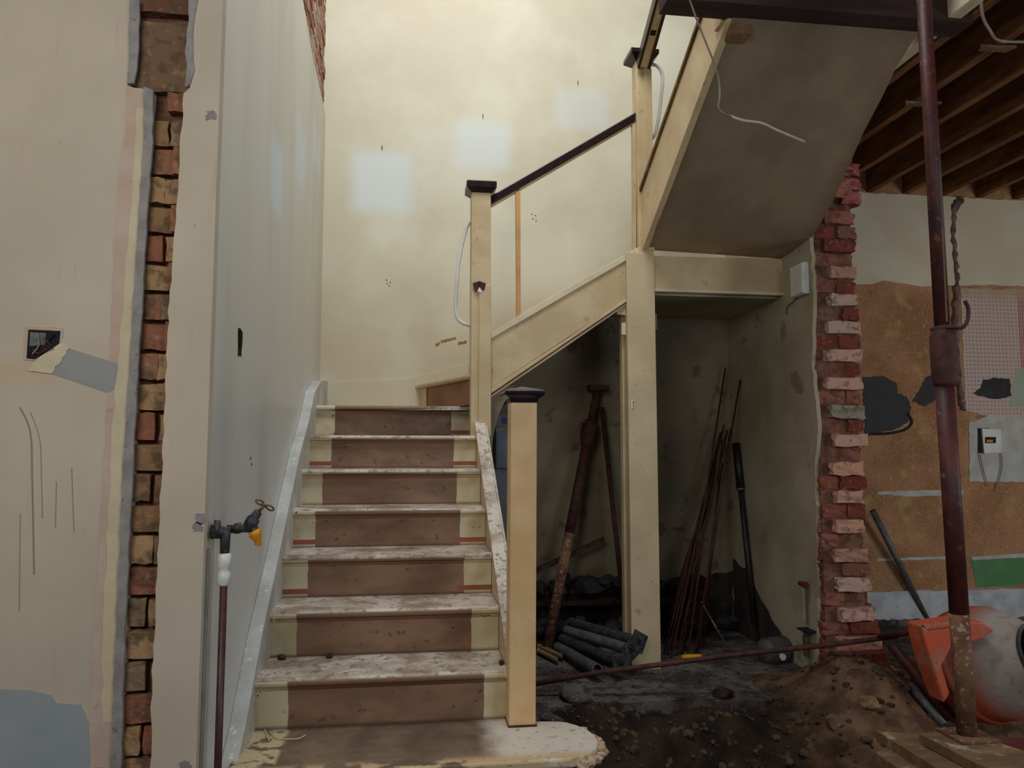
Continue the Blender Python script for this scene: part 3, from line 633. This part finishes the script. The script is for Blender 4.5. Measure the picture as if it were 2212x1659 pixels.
# curved plaster underside of the winders
arc = curve([at(x, y, Y=2.06) for x, y in [(1112,832),(1096,858),(1078,895),(1066,940),(1060,990)]])
O('curved_soffit', prism(arc+[at(1040,990,Y=2.06), at(1040,845,Y=2.06)], (0,.6,0)), M['under'], st)
O('spandrel_soffit', prism([(.02,.7,.02),(.02,2.1,1.05),(.02,2.1,1.02),(.02,.7,-.01)], (.86,0,0)), M['under'], st)
for k in range(10):
    pass
M['cupshade'] = mat('shaded_cupboard_paint', (140,128,104), (118,106,86), 2, .9, [((84,70,56), 5, .60), ((60,50,40), 50, .70)], .15, 60)  # cupboard shade put into the paint tone
M['lowwall'] = mat('bare_dark_base', (60,48,40), (38,31,27), 6, .95, ((84,60,46), 14, .6), .6, 40)  # dark brown band at the foot of the cupboard walls
O('cupboard_shade_panel', prism([(.96,YB,.20),(2.712,YB,.20),(2.712,YB,2.06),(1.82,YB,2.04),(.97,YB,1.44)], (0,-.012,0)), M['cupshade'], wb)  # panel added over the back wall, darkened to stand for cupboard shade
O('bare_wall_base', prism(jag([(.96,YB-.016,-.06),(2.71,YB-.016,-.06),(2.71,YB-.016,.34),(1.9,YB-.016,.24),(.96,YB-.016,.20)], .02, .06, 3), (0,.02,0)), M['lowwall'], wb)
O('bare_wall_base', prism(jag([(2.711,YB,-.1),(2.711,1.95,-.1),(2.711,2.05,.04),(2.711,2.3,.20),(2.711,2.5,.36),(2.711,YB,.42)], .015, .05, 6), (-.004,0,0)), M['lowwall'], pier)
# ------------------------------------------------------------ slab, soil, rubble
rnd = random.Random(2)
edge = [(7.0,1.35),(3.3,1.35),(2.9,1.28),(2.5,1.42),(2.2,1.34),(1.9,1.42),(1.6,1.37),(1.4,1.44),(1.2,1.36),(1.05,1.0),(.9,.9),(-.05,.9)]
pts = [Vector((-.05,YB,ZF)), Vector((7.0,YB,ZF))]+[Vector((x,y,ZF)) for x, y in edge]
pj = jag(pts, .0, 1, 1)
slabpts = [Vector((-.05,YB,ZF)), Vector((7.0,YB,ZF)), Vector((7.0,1.35,ZF))]
for (x0,y0),(x1,y1) in zip(edge[1:], edge[2:]):
    for q in range(8):
        t = q/8; slabpts.append(Vector((x0+(x1-x0)*t, y0+(y1-y0)*t+rnd.uniform(-.02,.02), ZF)))
slabpts.append(Vector((-.05,.9,ZF)))
fl = struct(O('floor', prism(slabpts, (0,0,-.12)), M['slab']))
def gh(x, y):
    f = min(1, max(0, (1.55-y)/.75)); f = f*f*(3-2*f)
    z = -.115 - .30*f
    z += .16*math.exp(-((x-1.6)**2/.4+(y-1.22)**2/.03))*.7 + .12*math.exp(-((x-1.3)**2/.03+(y-1.15)**2/.05))
    m = math.exp(-((x-2.72)**2/.14+(y-1.15)**2/.20)); z += .34*m
    m2 = math.exp(-((x-2.35)**2/.06+(y-.42)**2/.25)); z += .30*m2
    z += .05*noise.noise(Vector((x*2.3, y*2.3, 0)))+.035*noise.noise(Vector((x*6, y*6, 3)))+.018*noise.noise(Vector((x*16, y*16, 5)))
    return z
bm = bmesh.new(); nx, ny = 230, 130; gv = []
for j in range(ny+1):
    y = -2.6+(1.75+2.6)*(j/ny)**.75; gv.append([bm.verts.new((-.05+7.05*(i/nx)**1.25, y, gh(-.05+7.05*(i/nx)**1.25, y))) for i in range(nx+1)])
for j in range(ny):
    for i in range(nx): bm.faces.new((gv[j][i], gv[j][i+1], gv[j+1][i+1], gv[j+1][i]))
def soil_mat():
    n = N('soil_and_rubble_ground'); x, y, z = n.xyz()
    c = n.mix(n.ramp(n.noise(6, 6), .35, .65), lin((58,46,37)), lin((34,27,23)))
    c = n.mix(n.ramp(n.noise(20, 4, seed=2), .60, .66), c, lin((86,70,56)))
    c = n.mix(n.ramp(n.noise(11, 3, seed=7), .66, .70), c, lin((88,50,42)))
    dx = n.math('ADD', x, n.math('MULTIPLY', n.noise(3, 4, seed=8), .7))
    tan = n.math('MULTIPLY', n.ramp(dx, 2.45, 2.95), .9)
    c2 = n.mix(n.ramp(n.noise(9, 6, seed=4), .38, .62), lin((132,102,78)), lin((92,70,54)))
    c = n.mix(tan, c, c2)
    n.set('Base Color', c); n.set('Roughness', .97); n.set('Specular IOR Level', .1); n.bump(n.noise(45, 6), 1, .02); return n.m
gm = O('excavated_soil', bm, soil_mat(), smooth=True); tag(gm, 'dark dug-out soil and dust in front of the broken floor slab', 'soil', kind='stuff')
bm = bmesh.new(); rnd = random.Random(17)
for k in range(420):
    x = rnd.uniform(1.1, 3.2); y = rnd.uniform(.2, 1.5); rock(bm, (x, y, gh(x, y)+.005), rnd.choice([.008,.012,.016,.024,.034])*rnd.uniform(.6,1), rnd)
tag(O('loose_rubble', bm, M['stone']), 'loose stones and brick crumbs scattered over the dug soil', 'rubble', kind='stuff')
bm = bmesh.new()
for k in range(200):
    x = rnd.uniform(1.2, 2.7); y = rnd.uniform(1.45, 2.3); rock(bm, (x, y, ZF+.003), rnd.uniform(.003,.010), rnd)
tag(O('floor_crumbs', bm, M['slab']), 'grey crumbs scattered on the concrete slab by the boxed post', 'debris', kind='stuff')
# bigger individual lumps
for k, (px, py, z, r, lab, m) in enumerate([(1190,1560,.0,.055,'grey broken concrete lump beside the rounded bottom step', 'slab'), (1245,1500,-.04,.075,'pale grey concrete lump at the slab edge right of the short newel', 'slab'),
      (1560,1500,-.05,.05,'reddish earth clod on the slab edge', 'soil'), (1880,1520,.08,.04,'pale mortar lump at the foot of the brick pier', 'rubble_tan'), (1800,1560,-.04,.05,'tan rubble lump on the mound below the brick pier', 'rubble_tan'),
      (1910,1480,.02,.06,'dusty brick lump beside the leaning red bar', 'brick')]):
    bm = bmesh.new(); 
    if m == 'brick': bm = bricks([((-.06,-.05,-.03),(.06,.05,.03),(160,100,80))], 4, .012); p = at(px, py, Z=z); [setattr(v, 'co', v.co+p) for v in bm.verts]
    else: rock(bm, at(px, py, Z=z), r, random.Random(k+40), 3)
    tag(O('rubble_lump', bm, M[m]), lab, 'rubble')

# debris on treads
for k, (px, py, z, r, lab) in enumerate([(612,1412,2*RS,.017,'small grey stone at the left on the second tread'), (714,1410,2*RS,.014,'smaller pale stone on the second tread'), (1082,1428,2*RS,.013,'small dark stone at the right end of the second tread')]):
    p = at(px, py, Z=z+r*.6); p.y -= .045 if k < 2 else .02; bm = bmesh.new(); rock(bm, p, r, random.Random(k), 2); tag(O('small_stone', bm, M['stone']), lab, 'stone')
for k, ps in enumerate([[(583,1580),(600,1594),(640,1596),(660,1588)], [(572,1576),(581,1600)], [(588,1322),(590,1336),(593,1345)]]):
    z = .182 if k < 2 else 3*RS
    o = O('straw_stalk', TB(curve([at(x, y, Z=z) if k < 2 else at(x, y, Y=3*G-.008) for x, y in ps]), .0018, 6), M['straw'])
    tag(o, ['long bent pale stalk lying on the bottom step', 'short straight pale stalk lying on the bottom step', 'pale stalk hanging over the third nosing by the left wall'][k], 'straw')

# ------------------------------------------------------------ garden tap on the side wall
PX = -.005
def tp(u, v, x=PX): return at(u, v, X=x)
pipe_y = .09
t = thing('outdoor_tap', 'weathered bib tap with yellow hose connector on a standpipe by the left wall', 'tap', tp(486,1145))
def A(name, bm, m, smooth=True, label=None, sub=None):
    o = O(name, bm, M[m], smooth=smooth, label=label); 
    if sub is None: rel(o, t)
    else: o.parent = sub; o.matrix_parent_inverse = Matrix.Translation(-t.location)
    return o
# pipe is vertical in the room; elbow at top, bib tap pointing out along the flight
base = tp(487,1148); bx, by = base.x, base.y
def P(dy, dz, dx=0): return Vector((bx+dx, by+dy, base.z+dz))
A('standpipe', TB([P(0,-1.30), P(0,-.085)], .0105, 14), 'copper')
A('compression_joint', TB([P(0,-.155), P(0,-.15), P(0,-.118), P(0,-.115), P(0,-.105), P(0,-.10), P(0,-.066), P(0,-.062)], [.014,.0185,.0185,.0155,.0155,.0185,.0185,.013], 18), 'white_pl', label='white plastic pipe coupling')
A('wall_elbow', TB([P(0,-.064), P(0,-.01), P(.004,.006), P(.004,.012)], [.013,.0145,.016,.012], 14), 'iron')
A('wall_flange', TB([P(-.014,-.018,-.02), P(-.014,.034,-.02)], [.012,.009], 10), 'iron')
A('wall_flange', TB([P(-.004,.0,-.038), P(-.004,.0,.0)], [.022,.014], 12), 'iron')
q = [(500,1140),(515,1143),(530,1139),(545,1142)]
def on(u, v, dx=.03):     # tap body points out from the wall towards the flight
    return at(u, v, Y=by+.03)
bd = [on(*p) for p in [(490,1142),(505,1143),(508,1142),(520,1140),(523,1141),(538,1141),(548,1142)]]
A('tap_body', TB(bd, [.012,.012,.016,.016,.012,.013,.012], 14), 'iron')
A('tap_valve', TB([on(536,1145), on(541,1133), on(548,1120), on(549,1118), on(558,1106), on(560,1104)], [.015,.020,.019,.014,.0125,.008], 14), 'iron')
sp_ = A('spindle', TB([on(559,1105), on(571,1092)], .0045, 10), 'brass')
bm = bmesh.new()
for s, c in ((-1, (561,1085)), (1, (583,1097))):
    cc = on(*c); d = (on(583,1097)-on(561,1085)).normalized(); u = Vector((0,1,0)).cross(d)
    tube(bm, [cc+d*.0125*math.cos(a)+u*.006*math.sin(a) for a in [2*PI*k/14 for k in range(15)]], .0028, 8)
tube(bm, [on(566,1088), on(577,1094)], .004, 8); A('tap_handle', bm, 'brass')
A('spout', TB([on(547,1140), on(552,1147)], [.013,.012], 12), 'iron')
A('hose_connector', TB([on(549,1146), on(550,1148), on(552,1157), on(554,1160), on(555,1164), on(556,1166), on(558,1176), on(558,1178)], [.015,.0185,.0185,.014,.0135,.010,.0095,.0085], 16), 'yellow', label='yellow plastic hose connector')
tl = O('cable_trim', prism([Vector((-.05,.03,-.4)), Vector((-.05,.045,-.4)), Vector((-.05,.045,.86)), Vector((-.05,.03,.86))], (.008,0,0)), M['bead']); tag(tl, 'narrow grey vertical trim strip behind the tap standpipe', 'trim strip')

# ------------------------------------------------------------ acrow prop (upright)
pr = thing('steel_prop', 'upright red steel adjustable prop with pin, standing on planks in the right foreground', 'prop', (2.34,.1,.205))
def R_(name, bm, m, smooth=True, label=None): return rel(O(name, bm, M[m], smooth=smooth, label=label), pr)
zc = at(2038,710,Y=.1).z
R_('outer_tube', TB([(2.350,.1,.21),(2.344,.1,.60)], .0305, 20), 'prop_mud', label='cement crusted lower tube')
R_('outer_tube', TB([(2.344,.1,.60),(2.332,.1,zc-.19)], .0300, 20), 'prop_red')
R_('collar', TB([(2.336,.1,zc-.20),(2.336,.1,zc-.185),(2.335,.1,zc-.13),(2.334,.1,zc-.03),(2.334,.1,zc-.005)], [.034,.040,.042,.041,.035], 20), 'rust')
R_('inner_tube', TB([(2.334,.1,zc-.01),(2.325,.1,3.0)], .0245, 18), 'prop_red')
R_('inner_tube_slot', BX((2.331,.0745,zc+.02),(2.337,.078,zc+.35)), 'timber', False)
g = curve([at(x, y, Y=.06) for x, y in [(2012,712),(2035,706),(2058,706),(2078,708),(2090,692),(2091,665),(2084,650)]])
R_('locking_pin', TB(g, .0065, 10), 'rust')
R_('top_plate', BX((2.25,.03,2.985),(2.40,.17,3.0)), 'rust', False)
R_('base_plate', BX((2.285,.035,.204),(2.42,.165,.212)), 'prop_mud', False)
# planks and blocks under the prop
def plank(px, z, th, m, lab, cat='plank', seed=1):
    o = O('plank', prism(jag([at(x, y, Z=z) for x, y in px], .004, .06, seed), (0,0,-th)), M[m]); return tag(o, lab, cat)
plank([(1985,1585),(2060,1572),(2262,1640),(2262,1700),(2110,1650)], .203, .03, 'timber', 'top plank directly beneath the base plate of the upright steel prop', seed=2)
plank([(1892,1578),(1990,1588),(2190,1690),(2120,1720)], .170, .035, 'timber', 'lower plank running diagonally in front of the upright steel prop', seed=3)
plank([(1890,1625),(1915,1615),(2080,1720),(2040,1730)], .135, .035, 'timber', 'lowest plank poking out of the tan rubble', seed=4)
p = at(2085,1660,Z=.10); o = O('concrete_block', BX((p.x-.06,p.y-.02,-.3),(p.x+.12,p.y+.16,.132)), M['palepatch']); o.data.transform(Matrix.Identity(4)); tag(o, 'pale block supporting the planks under the steel prop', 'block')
p = at(2205,1640,Z=.16); o = O('red_crate', BX((p.x,p.y-.02,-.2),(p.x+.2,p.y+.15,.17)), M['redval'], bevel=.006); tag(o, 'red box corner at the right edge under the planks', 'box')

# ------------------------------------------------------------ cement mixer
def drum_mat(c, d):
    n = N('cement_spattered_drum'); x, y, z = n.xyz(); h = None
    for v, k, o in ((x, d.x, c.x), (y, d.y, c.y), (z, d.z, c.z)):
        t = n.math('MULTIPLY', n.math('SUBTRACT', v, o), k); h = t if h is None else n.math('ADD', h, t)
    h = n.math('ADD', h, n.math('MULTIPLY', n.noise(5, 5), .16))
    col = n.mix(n.ramp(n.noise(3, 4), .35, .65), lin((196,88,58)), lin((160,84,64)))
    col = n.mix(n.ramp(h, -.15, -.02), col, lin((178,166,156)))
    col = n.mix(n.math('MULTIPLY', n.ramp(n.noise(30, 5, seed=4), .54, .66), .5), col, lin((150,124,110)))
    n.set('Base Color', col); n.set('Roughness', .7); n.bump(n.noise(40, 5), .3, .005); return n.m
mx = thing('cement_mixer', 'orange electric cement mixer with a cement-coated drum at the right edge', 'cement mixer', (3.3,1.2,-.45))
def X_(name, bm, m, smooth=True, label=None): return rel(O(name, bm, M[m], smooth=smooth, label=label, bevel=0 if smooth else .008), mx)
mo = at(2246,1415,Y=.85); ax = Vector((.25,-.83,.33)).normalized(); c0 = mo-ax*.0
def lathe(c, d, prof, seg=40, bm=None):
    bm = bm or bmesh.new(); x, y = frame(d); rings = []
    for h, r in prof: rings.append([bm.verts.new(c+d*h+(x*math.cos(a)+y*math.sin(a))*max(r, 1e-4)) for a in [2*PI*k/seg for k in range(seg)]])
    for a, b in zip(rings, rings[1:]):
        for k in range(seg): bm.faces.new((a[k], a[(k+1)%seg], b[(k+1)%seg], b[k]))
    bmesh.ops.remove_doubles(bm, verts=bm.verts, dist=2e-4); return bm
M['drum'] = drum_mat(c0, ax)
X_('drum', lathe(c0, ax, [(-.52,0),(-.52,.12),(-.49,.17),(-.40,.235),(-.36,.255),(-.22,.255),(-.19,.248),(-.10,.195),(-.02,.136),(.0,.128)]), 'drum')
X_('drum_mouth', lathe(c0, ax, [(-.01,.128),(.0,.138),(.012,.138),(.014,.128),(-.02,.120),(-.20,.22),(-.32,.23),(-.45,.16),(-.46,0)]), 'drumin')
X_('drum_ring', lathe(c0, ax, [(-.31,.256),(-.31,.264),(-.27,.264),(-.27,.256)]), 'drum')
hp = [(1990,1352),(2075,1340),(2125,1345),(2150,1362),(2120,1382),(2055,1400),(2035,1440),(2052,1500),(2040,1520),(2010,1440),(1995,1385)]
X_('motor_cover', prism([at(x, y, Y=.84) for x, y in hp], (0,.10,0)), 'orange', False)
X_('cover_ridge', prism([at(x, y, Y=.825) for x, y in [(1990,1352),(2080,1341),(2085,1352),(2004,1362),(2052,1500),(2040,1520),(1998,1385)]], (0,.03,0)), 'orange', False)
X_('frame_bar', TB([at(1900,1376,Y=1.22), at(1998,1360,Y=.9)], .014, 12), 'prop_red')
X_('frame_leg', TB([at(1925,1392,Y=1.25), at(1965,1440,Y=1.2), at(2055,1562,Y=1.12)], .026, 12), 'prop_red')
wl = lathe(at(2006,1452,Y=1.34), Vector((.8,-.6,0)).normalized(), [(-.03,.0),(-.03,.10),(-.02,.118),(.02,.118),(.03,.10),(.03,0)], 30)
X_('wheel', wl, 'black_pl')
# other bars near the mixer
o = O('grey_tube', TB([at(1885,1103,Y=2.66), at(2004,1342,Z=-.04)], .021, 16, hollow=.8), M['steel'], smooth=True); tag(o, 'grey steel tube leaning in the room behind the orange mixer', 'tube')
o = O('short_tube', TB([at(1965,1480,Y=1.2), at(2040,1568,Y=1.0)], .019, 14, hollow=.8), M['steel'], smooth=True); tag(o, 'short grey tube lying under the leg of the orange mixer', 'tube')
o = O('long_pipe', TB([at(1150,1478,Y=1.55), at(1300,1452,Y=1.5), at(1600,1413,Y=1.42), at(1800,1392,Y=1.36), at(1938,1374,Y=1.3)], .013, 12), M['rust'], smooth=True); tag(o, 'long rusty pipe lying across the slab edge from the short newel to the brick pier', 'pipe')

# ------------------------------------------------------------ cables, rails
def gr(ps, lab):
    o = O('grab_rail', TB(curve(ps), .0105, 12), M['white_pl'], smooth=True); tag(o, lab, 'grab rail', 'white curved grab rails on the newels')
gr([at(x, y, Y=2.0) for x, y in [(1022,474),(1008,492),(992,560),(985,640),(986,680),(998,697),(1022,705)]], 'white curved plastic grab rail on the tall middle newel')
gr([at(x, y, Y=2.0) for x, y in [(1404,140),(1420,143),(1431,165),(1428,210),(1418,280),(1408,300)]], 'white curved plastic grab rail on the upper right newel')
cb = thing('hanging_cable', 'thin grey flex hanging in front of the sloping soffit, ending in a pale bent sheath', 'cable', at(1553,200,Y=.62))
c1 = [at(1478,-40,Y=.5), at(1495,15,Y=.55), at(1518,75,Y=.58), at(1540,130,Y=.6), at(1552,170,Y=.62), at(1555,205,Y=.62), at(1552,232,Y=.63), at(1562,244,Y=.65), at(1580,252,Y=.68)]
rel(O('grey_flex', TB(curve(c1), .0042, 8), M['cord'], smooth=True), cb)
rel(O('pale_sheath', TB(curve([at(1578,251,Y=.68), at(1605,260,Y=.70), at(1645,266,Y=.72), at(1680,282,Y=.74), at(1738,306,Y=.78)]), .0058, 8), M['flexw'], smooth=True), cb)
o = O('joist_cable', TB(curve([at(2118,-40,Y=.4), at(2122,30,Y=.42), at(2138,65,Y=.44), at(2160,88,Y=.45), at(2230,90,Y=.47)]), .006, 8), M['cord'], smooth=True); tag(o, 'grey cable looping under the joists at the top right', 'cable')
jb = thing('junction_box', 'white plastic junction box high on the plaster reveal beside the brick pier', 'electrical box', (2.70,1.70,2.1))
rel(O('box_body', BX((2.678,1.635,2.01),(2.712,1.775,2.19)), M['white_pl'], bevel=.006), jb)
rel(O('box_lid', BX((2.670,1.64,2.015),(2.678,1.77,2.185)), M['white_pl'], bevel=.003), jb)
o = O('loose_wire', TB(curve([Vector((2.70,1.75,2.01)), Vector((2.69,1.80,1.985)), Vector((2.695,1.86,1.98)), Vector((2.70,1.885,1.94))]), .003, 6), M['rust']); rel(o, jb)

# ------------------------------------------------------------ things under the stairs
lp = thing('leaning_prop', 'dark steel prop leaning against the cupboard back wall under the second flight', 'prop', at(1180,1410,Z=ZF))
a, b = at(1182,1400,Z=ZF+.02), at(1290,842,Y=2.66)
def lpp(t): return a.lerp(b, t)
rel(O('outer_tube', TB([lpp(0), lpp(.42)], .032, 16), M['prop_mud'], smooth=True, label='mud coloured lower tube'), lp)
rel(O('outer_tube', TB([lpp(.42), lpp(.80)], .032, 16), M['rust'], smooth=True), lp)
rel(O('collar', TB([lpp(.76), lpp(.79), lpp(.85), lpp(.87)], [.035,.05,.05,.035], 16), M['rust'], smooth=True), lp)
rel(O('inner_tube', TB([lpp(.86), lpp(1)], .024, 14), M['rust'], smooth=True), lp)
rel(O('top_plate', BX(b+Vector((-.06,-.05,-.006)), b+Vector((.07,.04,.03))), M['rust']), lp)
rel(O('locking_pin', TB(curve([lpp(.86)+Vector((0,-.05,0)), lpp(.86)+Vector((-.07,-.05,-.01)), lpp(.80)+Vector((-.06,-.05,0))]), .006, 8), M['rust'], smooth=True), lp)
o = O('slim_tube', TB([at(1300,880,Y=2.68), at(1350,1330,Y=2.45)], .016, 12), M['rust'], smooth=True); tag(o, 'slim dark red tube leaning beside the steel prop under the second flight', 'tube')
o = O('thin_batten', BX((0,0,0),(.001,.001,.001)), M['black']); bpy.data.objects.remove(o)
o = O('thin_batten', prism([at(1150,1232,Y=2.6), at(1305,1160,Y=2.6), at(1305,1170,Y=2.6), at(1150,1244,Y=2.6)], (0,.03,0)), M['rust']); tag(o, 'thin dark batten propped diagonally against the cupboard back wall', 'batten')
# ledge + black heap along the back
o = O('low_shelf', BX((.96,2.5,.18),(2.4,2.74,.21)), M['dark_wood']); tag(o, 'low dark shelf board along the foot of the cupboard back wall', 'shelf')
bm = bmesh.new(); rnd = random.Random(31)
for k in range(14): rock(bm, (1.25+k*.09+rnd.uniform(-.03,.03), 2.62+rnd.uniform(-.05,.04), .26+rnd.uniform(0,.06)), rnd.uniform(.05,.09), rnd, 2)
for k in range(20): rock(bm, (1.25+k*.07, 2.55+rnd.uniform(-.1,.1), .02+rnd.uniform(0,.06)), rnd.uniform(.04,.08), rnd, 2)
tag(O('soot_heap', bm, M['black']), 'black heap of rags and debris at the back of the cupboard', 'debris', kind='stuff')
# lying props with end plates
cols = [('steel',(1205,1402),(1290,1446),.0), ('iron',(1235,1345),(1378,1386),.06), ('steel',(1225,1362),(1362,1404),.035), ('iron',(1215,1380),(1340,1432),.02)]
labs = ['grey steel tube lying frontmost of the tube pile under the stairs', 'dark prop with a square end plate, topmost of the tube pile', 'grey prop with a square end plate in the middle of the tube pile', 'dark prop with a square end plate lying low against the boxed post']
for k, (m, pa, pb, dz) in enumerate(cols):
    fr = at(*pb, Y=[1.72,1.80,1.79,1.74][k]); r = .030
    bk = at(*pa, Y=2.35); bk.z = max(bk.z, ZF+r)
    tt = thing('lying_prop' if k else 'lying_tube', labs[k], 'prop' if k else 'tube', fr, 'steel tubes piled under the stairs')
    rel(O('tube', TB([bk, fr], r, 16, hollow=.8), M[m], smooth=False), tt)
    if k:
        d = (fr-bk).normalized(); x, y = frame(d); an = .5*k; x2 = x*math.cos(an)+y*math.sin(an); y2 = d.cross(x2)
        bm = prism([fr+x2*.05*sx+y2*.05*sy for sx, sy in ((-1,-1),(1,-1),(1,1),(-1,1))], d*.008); rel(O('end_plate', bm, M['iron']), tt)
        rel(O('plate_hole', TB([fr+d*.006, fr+d*.0095], .017, 12), M['black']), tt)
        for s1, s2 in ((-1,-1),(1,1)): rel(O('bolt_hole', TB([fr+x2*.036*s1+y2*.036*s2+d*.006, fr+x2*.036*s1+y2*.036*s2+d*.0095], .007, 8), M['black']), tt)
for k, (pa, pb) in enumerate([((1160,1395),(1215,1420)), ((1160,1405),(1205,1428))]):
    o = O('wood_offcut', prism([at(pa[0],pa[1]-3,Z=-.04), at(pb[0],pb[1]-3,Z=-.04), at(pb[0],pb[1]+4,Z=-.04), at(pa[0],pa[1]+4,Z=-.04)], (0,0,.012)), M['timber']); tag(o, ['narrow wood offcut behind, beside the short newel on the slab', 'narrow wood offcut in front, beside the short newel on the slab'][k], 'wood scrap')
# rods in the right opening
tops = [(1567,795,2.66),(1599,820,2.52),(1556,935,2.62),(1564,918,2.64),(1572,930,2.65),(1550,960,2.62),(1545,985,2.60),(1578,925,2.66),(1540,1000,2.6),(1560,950,2.63)]
bots = [(1472,1412),(1500,1415),(1434,1412),(1446,1405),(1462,1415),(1438,1395),(1485,1418),(1510,1400),(1450,1420),(1520,1395)]
tops += [(1530,1040,2.6),(1522,1080,2.58),(1548,990,2.62),(1561,1000,2.64),(1515,1105,2.56),(1535,1060,2.6)]; bots += [(1442,1415),(1432,1390),(1478,1400),(1505,1410),(1430,1370),(1455,1390)]
names = ['tallest, topmost tip', 'second tallest, tip to the right']
for k, ((tx, ty, yt), bb) in enumerate(zip(tops, bots)):
    b0 = at(*bb, Z=ZF+.004); o = O('steel_rod', TB([b0, at(tx, ty, Y=yt)], .0065 if k < 2 else .006, 8), M['rust'], smooth=True)
    tag(o, 'thin rusty rod, %s of the bundle in the right opening' % names[k] if k < 2 else 'thin rusty rod, one of the shorter ones in the right opening', 'rod', 'rusty rods leaning in the right opening')
o = O('thin_stick', TB([at(1515,1300,Y=2.3), at(1577,1408,Z=ZF+.005)], .004, 8), M['timber'], smooth=True); tag(o, 'single thin stick slanting to the right from the rod bundle', 'stick')
bp = thing('black_pipe', 'black plastic pipe leaning in the corner of the right cupboard opening', 'pipe', at(1628,1345,Y=2.5))
a, b = at(1590,958,Y=2.6), at(1630,1350,Y=2.35)
rel(O('pipe', TB([b, a.lerp(b,.25)], .019, 14), M['black_pl'], smooth=True), bp)
rel(O('socket_end', TB([a.lerp(b,.27), a], .027, 14), M['black_pl'], smooth=True), bp)
rel(O('seal_ring', TB([a.lerp(b,.262), a.lerp(b,.272)], .030, 14), M['steel'], smooth=True), bp)
# yellow tool
yt = thing('yellow_hand_tool', 'small yellow handled tool on the slab right of the boxed post', 'hand tool', at(1505,1418,Z=ZF+.015))
rel(O('handle', TB([at(1473,1420,Z=ZF+.014), at(1480,1419,Z=ZF+.014), at(1508,1418,Z=ZF+.014), at(1516,1418,Z=ZF+.014)], [.010,.014,.014,.008], 12), M['nozzle'], smooth=True), yt)
rel(O('tip', TB([at(1514,1418,Z=ZF+.014), at(1530,1417,Z=ZF+.014)], .005, 8), M['black_pl'], smooth=True), yt)
# grey ribbed casing
gc = thing('grey_tool_casing', 'rounded ribbed grey tool casing lying near the pier foot in the right opening', 'tool', at(1680,1405,Z=ZF+.05))
cc = at(1678,1402,Y=2.0); cc.z = ZF+.055; d = Vector((.95,.3,0)).normalized()
rel(O('casing', lathe(cc, d, [(-.11,0),(-.11,.05),(-.09,.072),(-.03,.078),(.05,.072),(.09,.055),(.10,0)], 24), M['tool_grey'], smooth=True), gc)
for h in (-.07,-.04,-.01,.02,.05): rel(O('rib', lathe(cc, d, [(h-.004,.070),(h-.004,.081),(h+.004,.081),(h+.004,.070)], 24), M['tool_grey']), gc)
p = at(1692,1420,Y=1.90); rel(O('round_plug', TB([p, p+Vector((0,.03,0))], .018, 14), M['white_pl']), gc)
o = O('paper_scrap', prism([at(1752,1406,Z=.05), at(1808,1400,Z=.05), at(1818,1452,Z=-.02)], (.0,.004,.006)), M['paper']); tag(o, 'triangular pale board scrap leaning below the brick pier', 'board scrap')
# valves on the right wall
vv = thing('stop_valve', 'old red-handled stop valve with a lead pipe low on the right cupboard wall', 'valve', (2.69,1.79,.40))
c = at(1735,1262,X=2.68)
rel(O('valve_handle', TB([c+Vector((0,.04,0)), c+Vector((0,-.03,0))], [.012,.018], 10), M['redval']), vv)
rel(O('valve_pipe', TB([c, c+Vector((0,0,-.20))], .011, 10), M['cord']), vv)
tv = thing('low_gate_valve', 'small valve with a flat black handle near the floor beside the pier', 'valve', (2.69,1.745,.17))
c = at(1740,1360,X=2.68)
rel(O('flat_handle', BX(c+Vector((-.03,-.06,-.004)), c+Vector((.03,.04,.004))), M['black']), tv)
rel(O('valve_body', TB([c+Vector((0,0,-.004)), c+Vector((0,0,-.03)), c+Vector((0,0,-.035)), c+Vector((0,0,-.14))], [.010,.010,.018,.016], 10), M['brass']), tv)
# marks on cupboard walls
for px in [(1668,702),(1650,733),(1622,722),(1588,758)]:
    pass
# meter box
mb = thing('electric_meter_box', 'grey electric meter with a clear cover on the wall behind the short newel', 'meter', (1.1,2.74,1.0))
m0, m1 = at(1062,897,Y=2.66), at(1118,1010,Y=2.66)
rel(O('back_board', BX((m0.x,2.66,.62),(m1.x+.02,2.748,m0.z)), M['grey_box']), mb)
cv = at(1070,920,Y=2.62); cv1 = at(1112,1012,Y=2.62)
rel(O('meter_cover', BX((cv.x,2.60,cv1.z),(cv1.x,2.66,cv.z)), M['clear'], bevel=.012), mb)
rel(O('meter_label', BX((cv.x+.05,2.655,cv.z+.015),(cv.x+.10,2.66,cv.z+.06)), mat('blue_label', (90,104,156), None, bump=0)), mb)
rel(O('seal_strip', BX((cv.x,2.597,cv.z-.035),(cv1.x,2.60,cv.z-.018)), M['brass']), mb)
rel(O('lower_door', BX((m0.x+.01,2.64,.30),(m1.x+.02,2.748,cv1.z-.02)), M['grey_box']), mb)
rel(O('conduit', TB(curve([Vector((m0.x+.02,2.70,m0.z)), at(1098,860,Y=2.66), at(1106,842,Y=2.6)]), .008, 8), M['black_pl']), mb)
